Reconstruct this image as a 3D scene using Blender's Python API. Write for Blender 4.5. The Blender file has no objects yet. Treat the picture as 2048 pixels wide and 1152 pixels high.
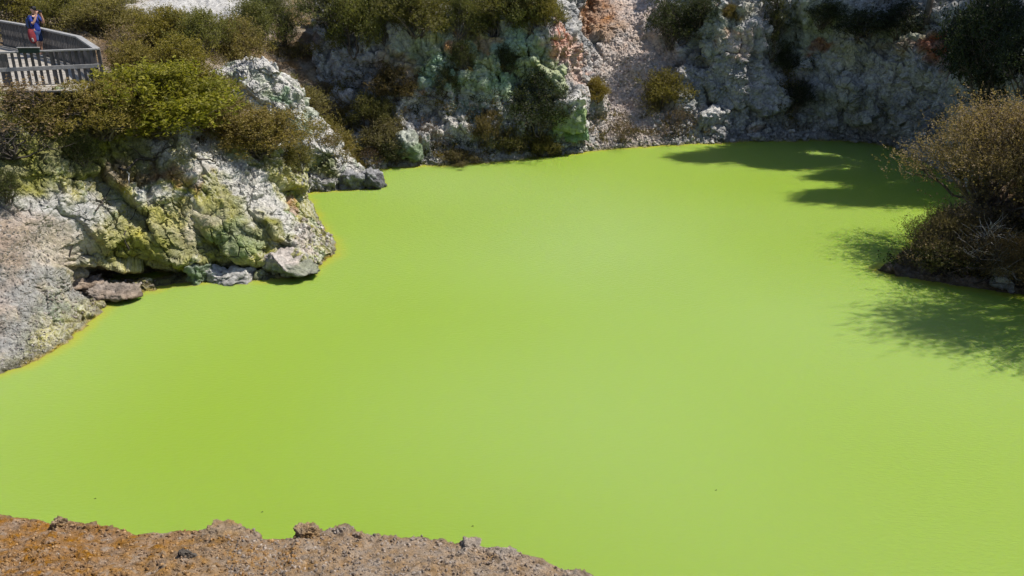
import bpy, math, random
import numpy as np
from mathutils import Vector, Matrix
from mathutils.bvhtree import BVHTree

# ------------------------------------------------------------------ camera, light, exposure
S = bpy.context.scene
C = S.collection
PITCH = math.radians(22.0)
CAMZ = 10.0
F = 1700.0                                   # focal length in photo pixels (photo is 2048 wide)
cam_d = bpy.data.cameras.new("camera")
cam = bpy.data.objects.new("camera", cam_d)
C.objects.link(cam)
cam.location = (0, 0, CAMZ)
cam.rotation_euler = (math.pi / 2 - PITCH, 0, 0)
cam_d.sensor_width = 36.0
cam_d.lens = 36.0 * F / 2048.0
cam_d.clip_end = 3000
S.camera = cam

SUN_AZ = 79.0                                # degrees to the right of the view direction
SUN_EL = 57.0
az, el = math.radians(SUN_AZ), math.radians(SUN_EL)
TOSUN = Vector((math.sin(az) * math.cos(el), math.cos(az) * math.cos(el), math.sin(el)))
W = bpy.data.worlds.new("World")
S.world = W
W.use_nodes = True
nt = W.node_tree
sky = nt.nodes.new("ShaderNodeTexSky")
sky.sky_type = 'NISHITA'
sky.sun_disc = False
sky.sun_elevation = el
sky.sun_rotation = az
nt.nodes["Background"].inputs[1].default_value = 0.09
nt.links.new(sky.outputs[0], nt.nodes["Background"].inputs[0])
sd = bpy.data.lights.new("sun", 'SUN')
sd.energy = 4.4
sd.angle = math.radians(0.8)
sd.color = (1.0, 0.945, 0.86)
sun = bpy.data.objects.new("sun", sd)
C.objects.link(sun)
sun.location = (40, 30, 60)
sun.rotation_euler = (-TOSUN).to_track_quat('-Z', 'Y').to_euler()
S.view_settings.view_transform = 'Standard'
S.view_settings.look = 'None'
S.view_settings.exposure = 0.75
S.view_settings.gamma = 1.0
S.cycles.max_bounces = 5
S.cycles.diffuse_bounces = 3
S.cycles.transparent_max_bounces = 8

# ------------------------------------------------------------------ pixel <-> world helpers
cP, sP = math.cos(PITCH), math.sin(PITCH)


def ray(px, py):
    xc, yc = (px - 1024.0) / F, -(py - 576.0) / F
    return Vector((xc, yc * sP + cP, yc * cP - sP))


def at(px, py, Y):
    """the world point on the line of sight of a photo pixel at ground distance Y"""
    r = ray(px, py)
    t = Y / r.y
    return (r.x * t, Y, CAMZ + r.z * t)


def on_water(px, py):
    r = ray(px, py)
    t = -CAMZ / r.z
    return (r.x * t, r.y * t, 0.0)


def project(P):
    P = np.asarray(P)
    d = P[..., 1] * cP - (P[..., 2] - CAMZ) * sP
    u = P[..., 1] * sP + (P[..., 2] - CAMZ) * cP
    return 1024 + F * P[..., 0] / d, 576 - F * u / d, d


# ------------------------------------------------------------------ noise
_rng = np.random.default_rng(7)
_perm = _rng.permutation(256).astype(np.int64)
_perm = np.concatenate([_perm, _perm, _perm])
_grad = _rng.normal(size=(256, 3))
_grad /= np.linalg.norm(_grad, axis=1)[:, None]
_pts = _rng.random((256, 3))


def perlin(P, seed=0):
    P = np.asarray(P, dtype=np.float64) + seed * 17.31
    i = np.floor(P).astype(np.int64)
    f = P - i
    i &= 255
    u = f * f * f * (f * (f * 6 - 15) + 10)
    out = 0
    for dx in (0, 1):
        wx = u[..., 0] if dx else 1 - u[..., 0]
        hx = _perm[(i[..., 0] + dx) & 255]
        for dy in (0, 1):
            wy = u[..., 1] if dy else 1 - u[..., 1]
            hy = _perm[hx + ((i[..., 1] + dy) & 255)]
            for dz in (0, 1):
                wz = u[..., 2] if dz else 1 - u[..., 2]
                g = _grad[_perm[hy + ((i[..., 2] + dz) & 255)]]
                dot = g[..., 0] * (f[..., 0] - dx) + g[..., 1] * (f[..., 1] - dy) + g[..., 2] * (f[..., 2] - dz)
                out = out + wx * wy * wz * dot
    return out * 1.5


def fbm(P, octaves=4, seed=0, gain=0.5):
    o, a = 0, 1.0
    for k in range(octaves):
        o = o + a * perlin(P * (2.03 ** k), seed + k * 3)
        a *= gain
    return o


def ridged(P, octaves=4, seed=0, gain=0.5):
    o, a = 0, 1.0
    for k in range(octaves):
        o = o + a * (1 - 2 * np.abs(perlin(P * (2.07 ** k), seed + k * 5)))
        a *= gain
    return o


def worley(P, seed=0):
    P = np.asarray(P, dtype=np.float64) + seed * 9.77
    i = np.floor(P).astype(np.int64)
    f = P - i
    f1 = np.full(P.shape[:-1], 9.0)
    f2 = np.full(P.shape[:-1], 9.0)
    cid = np.zeros(P.shape[:-1], dtype=np.int64)
    for dx in (-1, 0, 1):
        for dy in (-1, 0, 1):
            for dz in (-1, 0, 1):
                h = _perm[_perm[_perm[(i[..., 0] + dx) & 255] + ((i[..., 1] + dy) & 255)] + ((i[..., 2] + dz) & 255)]
                q = _pts[h]
                d = np.sqrt((q[..., 0] + dx - f[..., 0]) ** 2 + (q[..., 1] + dy - f[..., 1]) ** 2 + (q[..., 2] + dz - f[..., 2]) ** 2)
                nearer = d < f1
                f2 = np.where(nearer, f1, np.minimum(f2, d))
                cid = np.where(nearer, h, cid)
                f1 = np.where(nearer, d, f1)
    return f1, f2, cid / 255.0


def facets(P, seed=0):
    """broken-rock relief: every cell is a plane with its own tilt, with a joint round it"""
    P = np.asarray(P, dtype=np.float64) + seed * 9.77
    i = np.floor(P).astype(np.int64)
    f = P - i
    f1 = np.full(P.shape[:-1], 9.0)
    f2 = np.full(P.shape[:-1], 9.0)
    tilt = np.zeros(P.shape[:-1])
    for dx in (-1, 0, 1):
        for dy in (-1, 0, 1):
            for dz in (-1, 0, 1):
                h = _perm[_perm[_perm[(i[..., 0] + dx) & 255] + ((i[..., 1] + dy) & 255)] + ((i[..., 2] + dz) & 255)]
                q = _pts[h]
                ex, ey, ez = q[..., 0] + dx - f[..., 0], q[..., 1] + dy - f[..., 1], q[..., 2] + dz - f[..., 2]
                d = np.sqrt(ex * ex + ey * ey + ez * ez)
                g = _grad[(h * 7 + 3) & 255]
                t = ex * g[..., 0] + ey * g[..., 1] + ez * g[..., 2] + 0.5 * (q[..., 0] - 0.5)
                nearer = d < f1
                f2 = np.where(nearer, f1, np.minimum(f2, d))
                tilt = np.where(nearer, t, tilt)
                f1 = np.where(nearer, d, f1)
    return tilt, f2 - f1


def sstep(a, b, x):
    t = np.clip((x - a) / (b - a), 0, 1)
    return t * t * (3 - 2 * t)


# ------------------------------------------------------------------ object helpers
def link(o, parent=None):
    C.objects.link(o)
    if parent is not None:
        o.parent = parent
    return o


def tag(o, label=None, cat=None, group=None, kind=None):
    if label: o['label'] = label
    if cat: o['category'] = cat
    if group: o['group'] = group
    if kind: o['kind'] = kind
    return o


def empty(name, loc=(0, 0, 0), rz=0.0, scale=(1, 1, 1)):
    o = bpy.data.objects.new(name, None)
    o.location = loc
    o.rotation_euler = (0, 0, rz)
    o.scale = scale
    o.empty_display_size = 0.2
    return link(o)


def mesh_np(name, V, faces, mat, parent=None, col=None, smooth=True, extra=None):
    """one mesh object from numpy vertices and an (n,k) face array (or list of such arrays)"""
    V = np.ascontiguousarray(V, dtype=np.float32).reshape(-1, 3)
    if not isinstance(faces, list):
        faces = [faces]
    faces = [np.asarray(f, dtype=np.int32) for f in faces if len(f)]
    me = bpy.data.meshes.new(name)
    me.vertices.add(len(V))
    me.vertices.foreach_set("co", V.ravel())
    loops = np.concatenate([f.ravel() for f in faces])
    counts = np.concatenate([np.full(len(f), f.shape[1], dtype=np.int32) for f in faces])
    starts = np.concatenate([[0], np.cumsum(counts)[:-1]]).astype(np.int32)
    me.loops.add(len(loops))
    me.loops.foreach_set("vertex_index", loops)
    me.polygons.add(len(counts))
    me.polygons.foreach_set("loop_start", starts)
    me.polygons.foreach_set("loop_total", counts)
    me.polygons.foreach_set("use_smooth", np.full(len(counts), bool(smooth)))
    if col is not None:
        a = me.attributes.new("Col", 'FLOAT_COLOR', 'POINT')
        c4 = np.ones((len(V), 4), dtype=np.float32)
        c4[:, :3] = np.asarray(col, dtype=np.float32).reshape(-1, 3)
        a.data.foreach_set("color", c4.ravel())
    for k, arr in (extra or {}).items():
        a = me.attributes.new(k, 'FLOAT', 'POINT')
        a.data.foreach_set("value", np.ascontiguousarray(arr, dtype=np.float32).ravel())
    me.update(calc_edges=True)
    me.validate()
    me.materials.append(mat)
    o = bpy.data.objects.new(name, me)
    return link(o, parent)


# ------------------------------------------------------------------ materials
def new_mat(name):
    m = bpy.data.materials.new(name)
    m.use_nodes = True
    t = m.node_tree
    return m, t, t.nodes["Principled BSDF"], t.nodes["Material Output"]


def node(t, kind, **kw):
    n = t.nodes.new(kind)
    for k, v in kw.items():
        setattr(n, k, v)
    return n


def mixcol(t, blend, fac, a, b):
    n = node(t, "ShaderNodeMix", data_type='RGBA', blend_type=blend)
    for sock, v in ((n.inputs[0], fac), (n.inputs[6], a), (n.inputs[7], b)):
        if hasattr(v, 'links') or hasattr(v, 'is_linked'):
            t.links.new(v, sock)
        else:
            sock.default_value = v
    return n.outputs[2]


def rock_material(name, fine=9.0, bump=0.06, pale=(1.0, 1.0, 1.0), contrast=0.55, rough=0.95):
    """mineral colour from the mesh, broken up by fine procedural grain, pits and a bump"""
    m, t, b, out = new_mat(name)
    L = t.links.new
    tc = node(t, "ShaderNodeTexCoord")
    at_ = node(t, "ShaderNodeAttribute", attribute_name="Col")
    n1 = node(t, "ShaderNodeTexNoise")
    n1.inputs["Scale"].default_value = fine
    n1.inputs["Detail"].default_value = 8
    n1.inputs["Roughness"].default_value = 0.7
    L(tc.outputs["Object"], n1.inputs["Vector"])
    r1 = node(t, "ShaderNodeMapRange")
    r1.inputs[1].default_value = 0.3
    r1.inputs[2].default_value = 0.7
    r1.inputs[3].default_value = 1 - contrast
    r1.inputs[4].default_value = 1 + contrast * 0.45
    L(n1.outputs[0], r1.inputs[0])
    c1 = node(t, "ShaderNodeVectorMath", operation='SCALE')
    L(at_.outputs["Color"], c1.inputs[0])
    L(r1.outputs[0], c1.inputs["Scale"])
    n2 = node(t, "ShaderNodeTexNoise")
    n2.inputs["Scale"].default_value = fine * 0.22
    n2.inputs["Detail"].default_value = 6
    L(tc.outputs["Object"], n2.inputs["Vector"])
    hs = node(t, "ShaderNodeHueSaturation")
    L(c1.outputs[0], hs.inputs["Color"])
    r2 = node(t, "ShaderNodeMapRange")
    r2.inputs[1].default_value = 0.3
    r2.inputs[2].default_value = 0.7
    r2.inputs[3].default_value = 0.65
    r2.inputs[4].default_value = 1.25
    L(n2.outputs[0], r2.inputs[0])
    L(r2.outputs[0], hs.inputs["Saturation"])
    L(hs.outputs[0], b.inputs["Base Color"])
    b.inputs["Roughness"].default_value = rough
    b.inputs["Specular IOR Level"].default_value = 0.15
    n3 = node(t, "ShaderNodeTexNoise")
    n3.inputs["Scale"].default_value = fine * 1.6
    n3.inputs["Detail"].default_value = 10
    n3.inputs["Roughness"].default_value = 0.75
    L(tc.outputs["Object"], n3.inputs["Vector"])
    v = node(t, "ShaderNodeTexVoronoi", feature='DISTANCE_TO_EDGE')
    v.inputs["Scale"].default_value = fine * 0.38
    wv = node(t, "ShaderNodeVectorMath", operation='ADD')
    sc = node(t, "ShaderNodeVectorMath", operation='SCALE')
    L(n2.outputs[1], sc.inputs[0])
    sc.inputs["Scale"].default_value = 5.5 / fine
    L(tc.outputs["Object"], wv.inputs[0])
    L(sc.outputs[0], wv.inputs[1])
    L(wv.outputs[0], v.inputs["Vector"])
    cr = node(t, "ShaderNodeMapRange")
    cr.inputs[1].default_value = 0.0
    cr.inputs[2].default_value = 0.05
    L(v.outputs["Distance"], cr.inputs[0])
    ad = node(t, "ShaderNodeMath", operation='MULTIPLY_ADD')
    L(cr.outputs[0], ad.inputs[0])
    ad.inputs[1].default_value = 0.16
    L(n3.outputs[0], ad.inputs[2])
    bp = node(t, "ShaderNodeBump")
    bp.inputs["Strength"].default_value = 1.0
    bp.inputs["Distance"].default_value = bump
    L(ad.outputs[0], bp.inputs["Height"])
    L(bp.outputs[0], b.inputs["Normal"])
    return m


M = {}
M['rock'] = rock_material("mineral_rock", 7.0, 0.09)
M['soil'] = rock_material("crumbly_soil", 26.0, 0.03, contrast=0.5)


def leaf_material(name, trans=0.45):
    m, t, b, out = new_mat(name)
    L = t.links.new
    at_ = node(t, "ShaderNodeAttribute", attribute_name="Col")
    oi = node(t, "ShaderNodeObjectInfo")
    c = mixcol(t, 'MULTIPLY', 1.0, at_.outputs["Color"], oi.outputs["Color"])
    L(c, b.inputs["Base Color"])
    b.inputs["Roughness"].default_value = 0.6
    b.inputs["Specular IOR Level"].default_value = 0.25
    tr = node(t, "ShaderNodeBsdfTranslucent")
    c2 = mixcol(t, 'MULTIPLY', 1.0, c, (1.1, 1.15, 0.6, 1))
    L(c2, tr.inputs[0])
    mx = node(t, "ShaderNodeMixShader")
    mx.inputs[0].default_value = trans
    L(b.outputs[0], mx.inputs[1])
    L(tr.outputs[0], mx.inputs[2])
    L(mx.outputs[0], out.inputs[0])
    return m


def plain(name, col, rough=0.7, noise=0.25, scale=12.0, spec=0.3, bump=0.0, stretch=None):
    m, t, b, out = new_mat(name)
    L = t.links.new
    tc = node(t, "ShaderNodeTexCoord")
    n = node(t, "ShaderNodeTexNoise")
    n.inputs["Scale"].default_value = scale
    n.inputs["Detail"].default_value = 6
    src = tc.outputs["Object"]
    if stretch:
        mp = node(t, "ShaderNodeMapping")
        mp.inputs["Scale"].default_value = stretch
        L(src, mp.inputs[0])
        src = mp.outputs[0]
    L(src, n.inputs["Vector"])
    r = node(t, "ShaderNodeMapRange")
    r.inputs[1].default_value = 0.3
    r.inputs[2].default_value = 0.7
    r.inputs[3].default_value = 1 - noise
    r.inputs[4].default_value = 1 + noise
    L(n.outputs[0], r.inputs[0])
    s = node(t, "ShaderNodeVectorMath", operation='SCALE')
    s.inputs[0].default_value = col
    L(r.outputs[0], s.inputs["Scale"])
    L(s.outputs[0], b.inputs["Base Color"])
    b.inputs["Roughness"].default_value = rough
    b.inputs["Specular IOR Level"].default_value = spec
    if bump:
        bp = node(t, "ShaderNodeBump")
        bp.inputs["Distance"].default_value = bump
        L(n.outputs[0], bp.inputs["Height"])
        L(bp.outputs[0], b.inputs["Normal"])
    return m


M['leaf'] = leaf_material("scrub_leaf")
M['bark'] = plain("scrub_bark", (0.10, 0.082, 0.066), 0.9, 0.5, 8)
M['deadwood'] = plain("bleached_wood", (0.42, 0.40, 0.37), 0.85, 0.3, 8)
M['darkwood'] = plain("dark_dead_wood", (0.05, 0.042, 0.036), 0.9, 0.4, 8)
M['timber'] = plain("weathered_timber", (0.085, 0.078, 0.075), 0.85, 0.5, 9, bump=0.004, stretch=(1, 1, 0.25))
M['rail'] = plain("pale_weathered_rail", (0.22, 0.215, 0.21), 0.75, 0.3, 8, bump=0.003)
M['deck'] = plain("worn_deck_timber", (0.27, 0.245, 0.21), 0.85, 0.4, 5)
M['skin'] = plain("skin", (0.48, 0.27, 0.19), 0.6, 0.08, 20)
M['blue'] = plain("blue_cloth", (0.012, 0.03, 0.19), 0.85, 0.2, 25)
M['navy'] = plain("navy_cloth", (0.03, 0.055, 0.15), 0.85, 0.2, 25)
M['red'] = plain("red_cloth", (0.14, 0.014, 0.02), 0.8, 0.25, 25)
M['black'] = plain("black_cloth", (0.012, 0.012, 0.014), 0.7, 0.2, 25)
M['grey'] = plain("grey_shoe", (0.22, 0.22, 0.22), 0.8, 0.2, 25)
M['hair'] = plain("dark_hair", (0.025, 0.018, 0.013), 0.7, 0.2, 40)
M['sign'] = plain("dark_green_sign", (0.012, 0.03, 0.022), 0.5, 0.1, 20)


def water_material():
    m, t, b, out = new_mat("milky_lime_water")
    L = t.links.new
    tc = node(t, "ShaderNodeTexCoord")
    sh = node(t, "ShaderNodeAttribute", attribute_name="shore")
    n = node(t, "ShaderNodeTexNoise")
    n.inputs["Scale"].default_value = 0.05
    n.inputs["Detail"].default_value = 1
    L(tc.outputs["Object"], n.inputs["Vector"])
    r = node(t, "ShaderNodeMapRange")
    r.inputs[1].default_value = 0.35
    r.inputs[2].default_value = 0.65
    L(n.outputs[0], r.inputs[0])
    deep = mixcol(t, 'MIX', r.outputs[0], (0.166, 0.248, 0.022, 1), (0.198, 0.282, 0.072, 1))
    # thin yellow shallows along the bank
    n2 = node(t, "ShaderNodeTexNoise")
    n2.inputs["Scale"].default_value = 1.3
    n2.inputs["Detail"].default_value = 4
    L(tc.outputs["Object"], n2.inputs["Vector"])
    a = node(t, "ShaderNodeMath", operation='MULTIPLY_ADD')
    L(n2.outputs[0], a.inputs[0])
    a.inputs[1].default_value = -0.5
    L(sh.outputs["Fac"], a.inputs[2])
    r2 = node(t, "ShaderNodeMapRange", interpolation_type='SMOOTHSTEP')
    r2.inputs[1].default_value = -0.35
    r2.inputs[2].default_value = 0.30
    r2.inputs[3].default_value = 0.6
    r2.inputs[4].default_value = 0.0
    L(a.outputs[0], r2.inputs[0])
    c = mixcol(t, 'MIX', r2.outputs[0], deep, (0.30, 0.26, 0.018, 1))
    L(c, b.inputs["Base Color"])
    b.inputs["Roughness"].default_value = 0.35
    b.inputs["IOR"].default_value = 1.33
    b.inputs["Specular IOR Level"].default_value = 0.22
    b.inputs["Subsurface Weight"].default_value = 1.0
    b.inputs["Subsurface Radius"].default_value = (0.5, 0.8, 0.12)
    b.inputs["Subsurface Scale"].default_value = 0.5
    mp = node(t, "ShaderNodeMapping")
    mp.inputs["Scale"].default_value = (1.0, 2.2, 1.0)
    mp.inputs["Rotation"].default_value = (0, 0, math.radians(12))
    L(tc.outputs["Object"], mp.inputs[0])
    w = node(t, "ShaderNodeTexNoise")
    w.inputs["Scale"].default_value = 6.5
    w.inputs["Detail"].default_value = 5
    w.inputs["Roughness"].default_value = 0.6
    L(mp.outputs[0], w.inputs["Vector"])
    bp = node(t, "ShaderNodeBump")
    # the breeze roughens the open far side more than the sheltered near side, in drifting patches
    sx = node(t, "ShaderNodeSeparateXYZ")
    L(tc.outputs["Object"], sx.inputs[0])
    wn = node(t, "ShaderNodeTexNoise")
    wn.inputs["Scale"].default_value = 0.22
    wn.inputs["Detail"].default_value = 3
    L(tc.outputs["Object"], wn.inputs["Vector"])
    wa = node(t, "ShaderNodeMath", operation='MULTIPLY_ADD')
    L(wn.outputs[0], wa.inputs[0])
    wa.inputs[1].default_value = 22.0
    L(sx.outputs[1], wa.inputs[2])
    wr = node(t, "ShaderNodeMapRange", interpolation_type='SMOOTHSTEP')
    wr.inputs[1].default_value = 31.0
    wr.inputs[2].default_value = 46.0
    wr.inputs[3].default_value = 0.22
    wr.inputs[4].default_value = 1.0
    L(wa.outputs[0], wr.inputs[0])
    L(wr.outputs[0], bp.inputs["Strength"])
    bp.inputs["Distance"].default_value = 0.05
    L(w.outputs[0], bp.inputs["Height"])
    L(bp.outputs[0], b.inputs["Normal"])
    return m


M['water'] = water_material()

# ------------------------------------------------------------------ landforms
LAND = []          # dense triangles of the landforms, used to stand things on
SHORE = []


def catmull(A, n, axis):
    """resample control points along an axis with Catmull-Rom splines"""
    A = np.moveaxis(np.asarray(A, dtype=np.float64), axis, 0)
    k = len(A)
    A = np.concatenate([2 * A[:1] - A[1:2], A, 2 * A[-1:] - A[-2:-1]])
    s = np.linspace(0, k - 1, n)
    i = np.clip(np.floor(s).astype(int), 0, k - 2)
    t = (s - i).reshape((-1,) + (1,) * (A.ndim - 1))
    p0, p1, p2, p3 = A[i], A[i + 1], A[i + 2], A[i + 3]
    out = 0.5 * (2 * p1 + (p2 - p0) * t + (2 * p0 - 5 * p1 + 4 * p2 - p3) * t ** 2 + (3 * p1 - p0 - 3 * p2 + p3) * t ** 3)
    return np.moveaxis(out, 0, axis)


def normals(G):
    du = np.gradient(G, axis=0)
    dv = np.gradient(G, axis=1)
    n = np.cross(du, dv)
    return n / (np.linalg.norm(n, axis=-1, keepdims=True) + 1e-9)


def quads(nu, nv):
    i = np.arange(nu * nv).reshape(nu, nv)
    return np.stack([i[:-1, :-1], i[1:, :-1], i[1:, 1:], i[:-1, 1:]], -1).reshape(-1, 4)


def landform(cols, nu, nv, disp, foot=True):
    """columns of control points (px, py, Y or 'w' for the water line) -> dense displaced grid"""
    G = []
    for c in cols:
        row = [on_water(p[0], p[1]) if p[2] == 'w' else (at(*p) if len(p) == 3 else p[3]) for p in c]
        if foot:
            a, b = np.array(row[0]), np.array(row[1])
            d = a - b
            d[2] = 0
            d = d / (np.linalg.norm(d) + 1e-6)
            row = [tuple(a + d * 0.9 + np.array((0, 0, -1.1)))] + row
        G.append(row)
    G = catmull(catmull(np.array(G), nu, 0), nv, 1)
    N = normals(G)
    if N[..., 2].mean() < 0:
        N = -N
    lead = disp[0](G)
    G = G + N * lead[..., None]
    if len(disp) > 1:
        N = normals(G)
        if N[..., 2].mean() < 0:
            N = -N
        G = G + N * disp[1](G)[..., None]
    return G


def unit_normals(G):
    N = normals(G)
    return -N if N[..., 2].mean() < 0 else N


def finish(name, G, col, mat, smooth=True):
    F4 = quads(*G.shape[:2])
    n = normals(G)
    if n[..., 2].mean() < 0:
        F4 = F4[:, ::-1]
    o = mesh_np(name, G, F4, mat, col=col, smooth=smooth)
    tag(o, kind='structure')
    k = max(1, int(min(G.shape[:2]) / 120))
    g = G[::k, ::k]
    LAND.append((g.reshape(-1, 3), quads(*g.shape[:2])))
    z = G[..., 2].ravel()
    P = G.reshape(-1, 3)[np.abs(z) < 0.03]
    if len(P):
        SHORE.append(P[:: max(1, len(P) // 500)])
    return o


def lerp(a, b, t):
    return a + (b - a) * np.asarray(t)[..., None]


def patch(G, col, marks, warp=0.5, seed=3, freq=1.1):
    """mineral stains and other tones: each mark is a patch of its own colour on the rock around the point of the
    surface seen at (px, py); radii in metres across and up"""
    px, py, d = project(G)
    q = G + warp * np.stack([fbm(G * freq, 3, seed), fbm(G * freq, 3, seed + 20), fbm(G * freq, 3, seed + 40)], -1)
    for (mx, my, rx, rz, c, s) in marks:
        e = (px - mx) ** 2 + (py - my) ** 2 + d * 2.0
        i = np.unravel_index(np.argmin(e), e.shape)
        c0 = G[i]
        k = np.sqrt(((q[..., 0] - c0[0]) / rx) ** 2 + ((q[..., 1] - c0[1]) / (rx * 1.3)) ** 2 + ((q[..., 2] - c0[2]) / rz) ** 2)
        w = s * (1 - sstep(0.55, 1.1, k))
        col = lerp(col, np.array(c), w)
    return col


WHITE = np.array((0.56, 0.54, 0.505))
PALE = np.array((0.44, 0.43, 0.41))
GREY = np.array((0.27, 0.27, 0.275))
DKGREY = np.array((0.14, 0.14, 0.145))
SULPH = np.array((0.44, 0.405, 0.155))
OLIVE = np.array((0.24, 0.235, 0.075))
DOLIVE = np.array((0.12, 0.125, 0.045))
GREEN = np.array((0.19, 0.30, 0.17))
DGREEN = np.array((0.10, 0.16, 0.09))
OCHRE = np.array((0.36, 0.20, 0.075))
BROWN = np.array((0.17, 0.115, 0.065))
RUST = np.array((0.30, 0.11, 0.055))
PINK = np.array((0.56, 0.33, 0.25))
CREAM = np.array((0.52, 0.45, 0.36))

# --- left bank and the pale promontory, round its tip and into the cove
prom_cols = [
    [(-420, 860, 'w'), (-420, 800, 17.0), (-420, 740, 17.9), (-420, 660, 19.0), (-420, 520, 20.8), (-420, 390, 22.6), (-420, 270, 24.3), (-420, 170, 26)],
    [(-200, 800, 'w'), (-200, 745, 18.4), (-200, 690, 19.3), (-200, 620, 20.2), (-200, 480, 22.0), (-200, 360, 23.5), (-200, 250, 25), (-200, 170, 26)],
    [(0, 745, 'w'), (0, 690, 20.0), (0, 640, 20.6), (0, 560, 21.5), (0, 440, 22.5), (0, 340, 23.6), (0, 245, 24.8), (0, 172, 25.6)],
    [(120, 685, 'w'), (105, 640, 21.4), (92, 590, 22.1), (86, 535, 22.6), (72, 455, 22.9), (85, 380, 24.0), (100, 270, 25.1), (110, 180, 25.9)],
    [(230, 602, 'w'), (180, 574, 24.3), (185, 549, 25.4), (178, 522, 24.2), (170, 440, 24.5), (180, 350, 25.4), (200, 260, 26.2), (215, 190, 27)],
    [(300, 576, 'w'), (290, 563, 25.0), (285, 546, 26.1), (283, 522, 24.9), (285, 430, 25.5), (290, 340, 26.4), (320, 255, 27.5), (345, 215, 28.5)],
    [(400, 562, 'w'), (400, 553, 25.55), (400, 542, 26.2), (400, 515, 25.3), (410, 430, 25.9), (400, 340, 26.9), (395, 285, 28.0), (450, 240, 29.5)],
    [(500, 557, 'w'), (500, 550, 25.8), (498, 538, 26.3), (497, 510, 25.8), (505, 440, 26.4), (495, 380, 27.5), (480, 322, 28.6), (530, 280, 30)],
    [(605, 552, 'w'), (604, 535, 26.0), (598, 512, 26.1), (590, 488, 26.6), (585, 455, 27.0), (572, 410, 27.8), (562, 375, 28.9), (595, 335, 30.5)],
    [(652, 520, 'w'), (648, 507, 27.3), (640, 495, 27.6), (632, 483, 28.0), (622, 465, 28.4), (612, 445, 28.9), (602, 422, 29.7), (600, 385, 31)],
    [(664, 492, 'w'), (655, 485, 28.9), (647, 477, 29.2), (638, 467, 29.6), (629, 453, 30.0), (621, 438, 30.5), (610, 418, 31.2), (600, 390, 32.2)],
    [(604, 395, 'w'), (603, 392, 34.8), (602, 389, 34.6), (601, 386, 34.4), (600, 382, 34.2), (598, 376, 34.0), (595, 368, 33.8), (592, 355, 33.5)],
    [(540, 397, 'w'), (540, 393, 34.6), (540, 388, 34.4), (540, 380, 34.2), (540, 370, 34.0), (545, 355, 33.8), (550, 340, 33.6), (555, 325, 33.4)],
]


def prom_lead(G):
    big = 0.30 * fbm(G * 0.5, 3, 1)
    w = G + 0.30 * np.stack([perlin(G * 0.8, 5), perlin(G * 0.8, 6), perlin(G * 0.8, 7)], -1) + 0.08 * np.stack([perlin(G * 3, 5), perlin(G * 3, 6), perlin(G * 3, 7)], -1)
    # tilted slabs parted by cracks that run down to the right, as in the photograph
    al, ac = w[..., 0] * 0.6 - w[..., 2] * 0.8, w[..., 0] * 0.8 + w[..., 2] * 0.6
    t, e = facets(np.stack([ac * 1.25, w[..., 1] * 0.5, al * 0.55], -1), 2)
    t2, e2 = facets(np.stack([ac * 2.6, w[..., 1] * 1.1, al * 1.2], -1), 3)
    slab = 0.50 * t - 0.16 * (1 - sstep(0.0, 0.05, e)) + 0.12 * t2 - 0.06 * (1 - sstep(0.0, 0.04, e2))
    above = sstep(0.15, 0.9, G[..., 2])
    beach = sstep(-12.7, -13.5, G[..., 0] - 0.25 * (G[..., 2] < 0.6)) * sstep(3.2, 2.6, G[..., 2])
    return (big + slab * (1 - 0.9 * beach)) * (0.3 + 0.7 * above)


def crust_mask(G):
    N = unit_normals(G)
    return sstep(0.52, 0.80, N[..., 2] * 0.75 + N[..., 0] * 0.75 + 0.25 * fbm(G * 0.9, 3, 19))


def crumble(G, k=1.0, seed=0):
    """eroded, broken crust: tilted facets of several sizes over warped fractal pits"""
    w = G + 0.16 * np.stack([fbm(G * 1.6, 3, 15 + seed), fbm(G * 1.6, 3, 16 + seed), fbm(G * 1.6, 3, 17 + seed)], -1)
    t1, e1 = facets(w * 1.5, 4 + seed)
    w = w + 0.04 * np.stack([perlin(G * 6, 15 + seed), perlin(G * 6, 16 + seed), perlin(G * 6, 17 + seed)], -1)
    t2, e2 = facets(w * 3.6, 5 + seed)
    t3, e3 = facets(w * 8.0, 6 + seed)
    d = 0.20 * t1 - 0.05 * (1 - sstep(0, 0.05, e1)) + 0.12 * t2 + 0.06 * t3
    return k * (d + 0.045 * ridged(w * 1.9, 3, 8 + seed, 0.5))


def prom_fine(G):
    c = crust_mask(G)
    beach = sstep(-12.7, -13.5, G[..., 0]) * sstep(3.2, 2.6, G[..., 2])
    soft = 0.05 * ridged(G * 2.2, 4, 9) + 0.03 * perlin(G * 8, 3) + 0.02 * perlin(G * 17, 4)
    w = G + 0.15 * np.stack([perlin(G * 2, 45), perlin(G * 2, 46), perlin(G * 2, 47)], -1)
    f1, f2, cid = worley(np.stack([w[..., 0] * 2.4 + w[..., 2] * 1.4, w[..., 1], w[..., 2] * 1.5 - w[..., 0]], -1), 44)
    plate = 0.05 * ridged(G * 1.3, 3, 48) - 0.10 * (1 - sstep(0.0, 0.07, f2 - f1)) * sstep(-0.1, 0.3, fbm(G * 0.8, 2, 49)) + 0.02 * perlin(G * 9, 50)
    cr = crumble(G)
    return (0.5 * cr * c + (plate + 0.14 * cr) * (1 - c)) * (1 - beach) + soft * 0.6 * beach


G = landform(prom_cols, 760, 420, (prom_lead, prom_fine))
N = unit_normals(G)
n1 = fbm(G * 1.4, 4, 31)
n2 = fbm(G * 4.5, 4, 37)
col = np.broadcast_to(OLIVE * 1.15, G.shape).copy()
col = lerp(col, SULPH * 1.05, sstep(-0.3, 0.35, n1))
col = lerp(col, GREEN * 0.9, sstep(0.1, 0.6, fbm(G * 1.1 + 9, 3, 41)) * 0.6)
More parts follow.
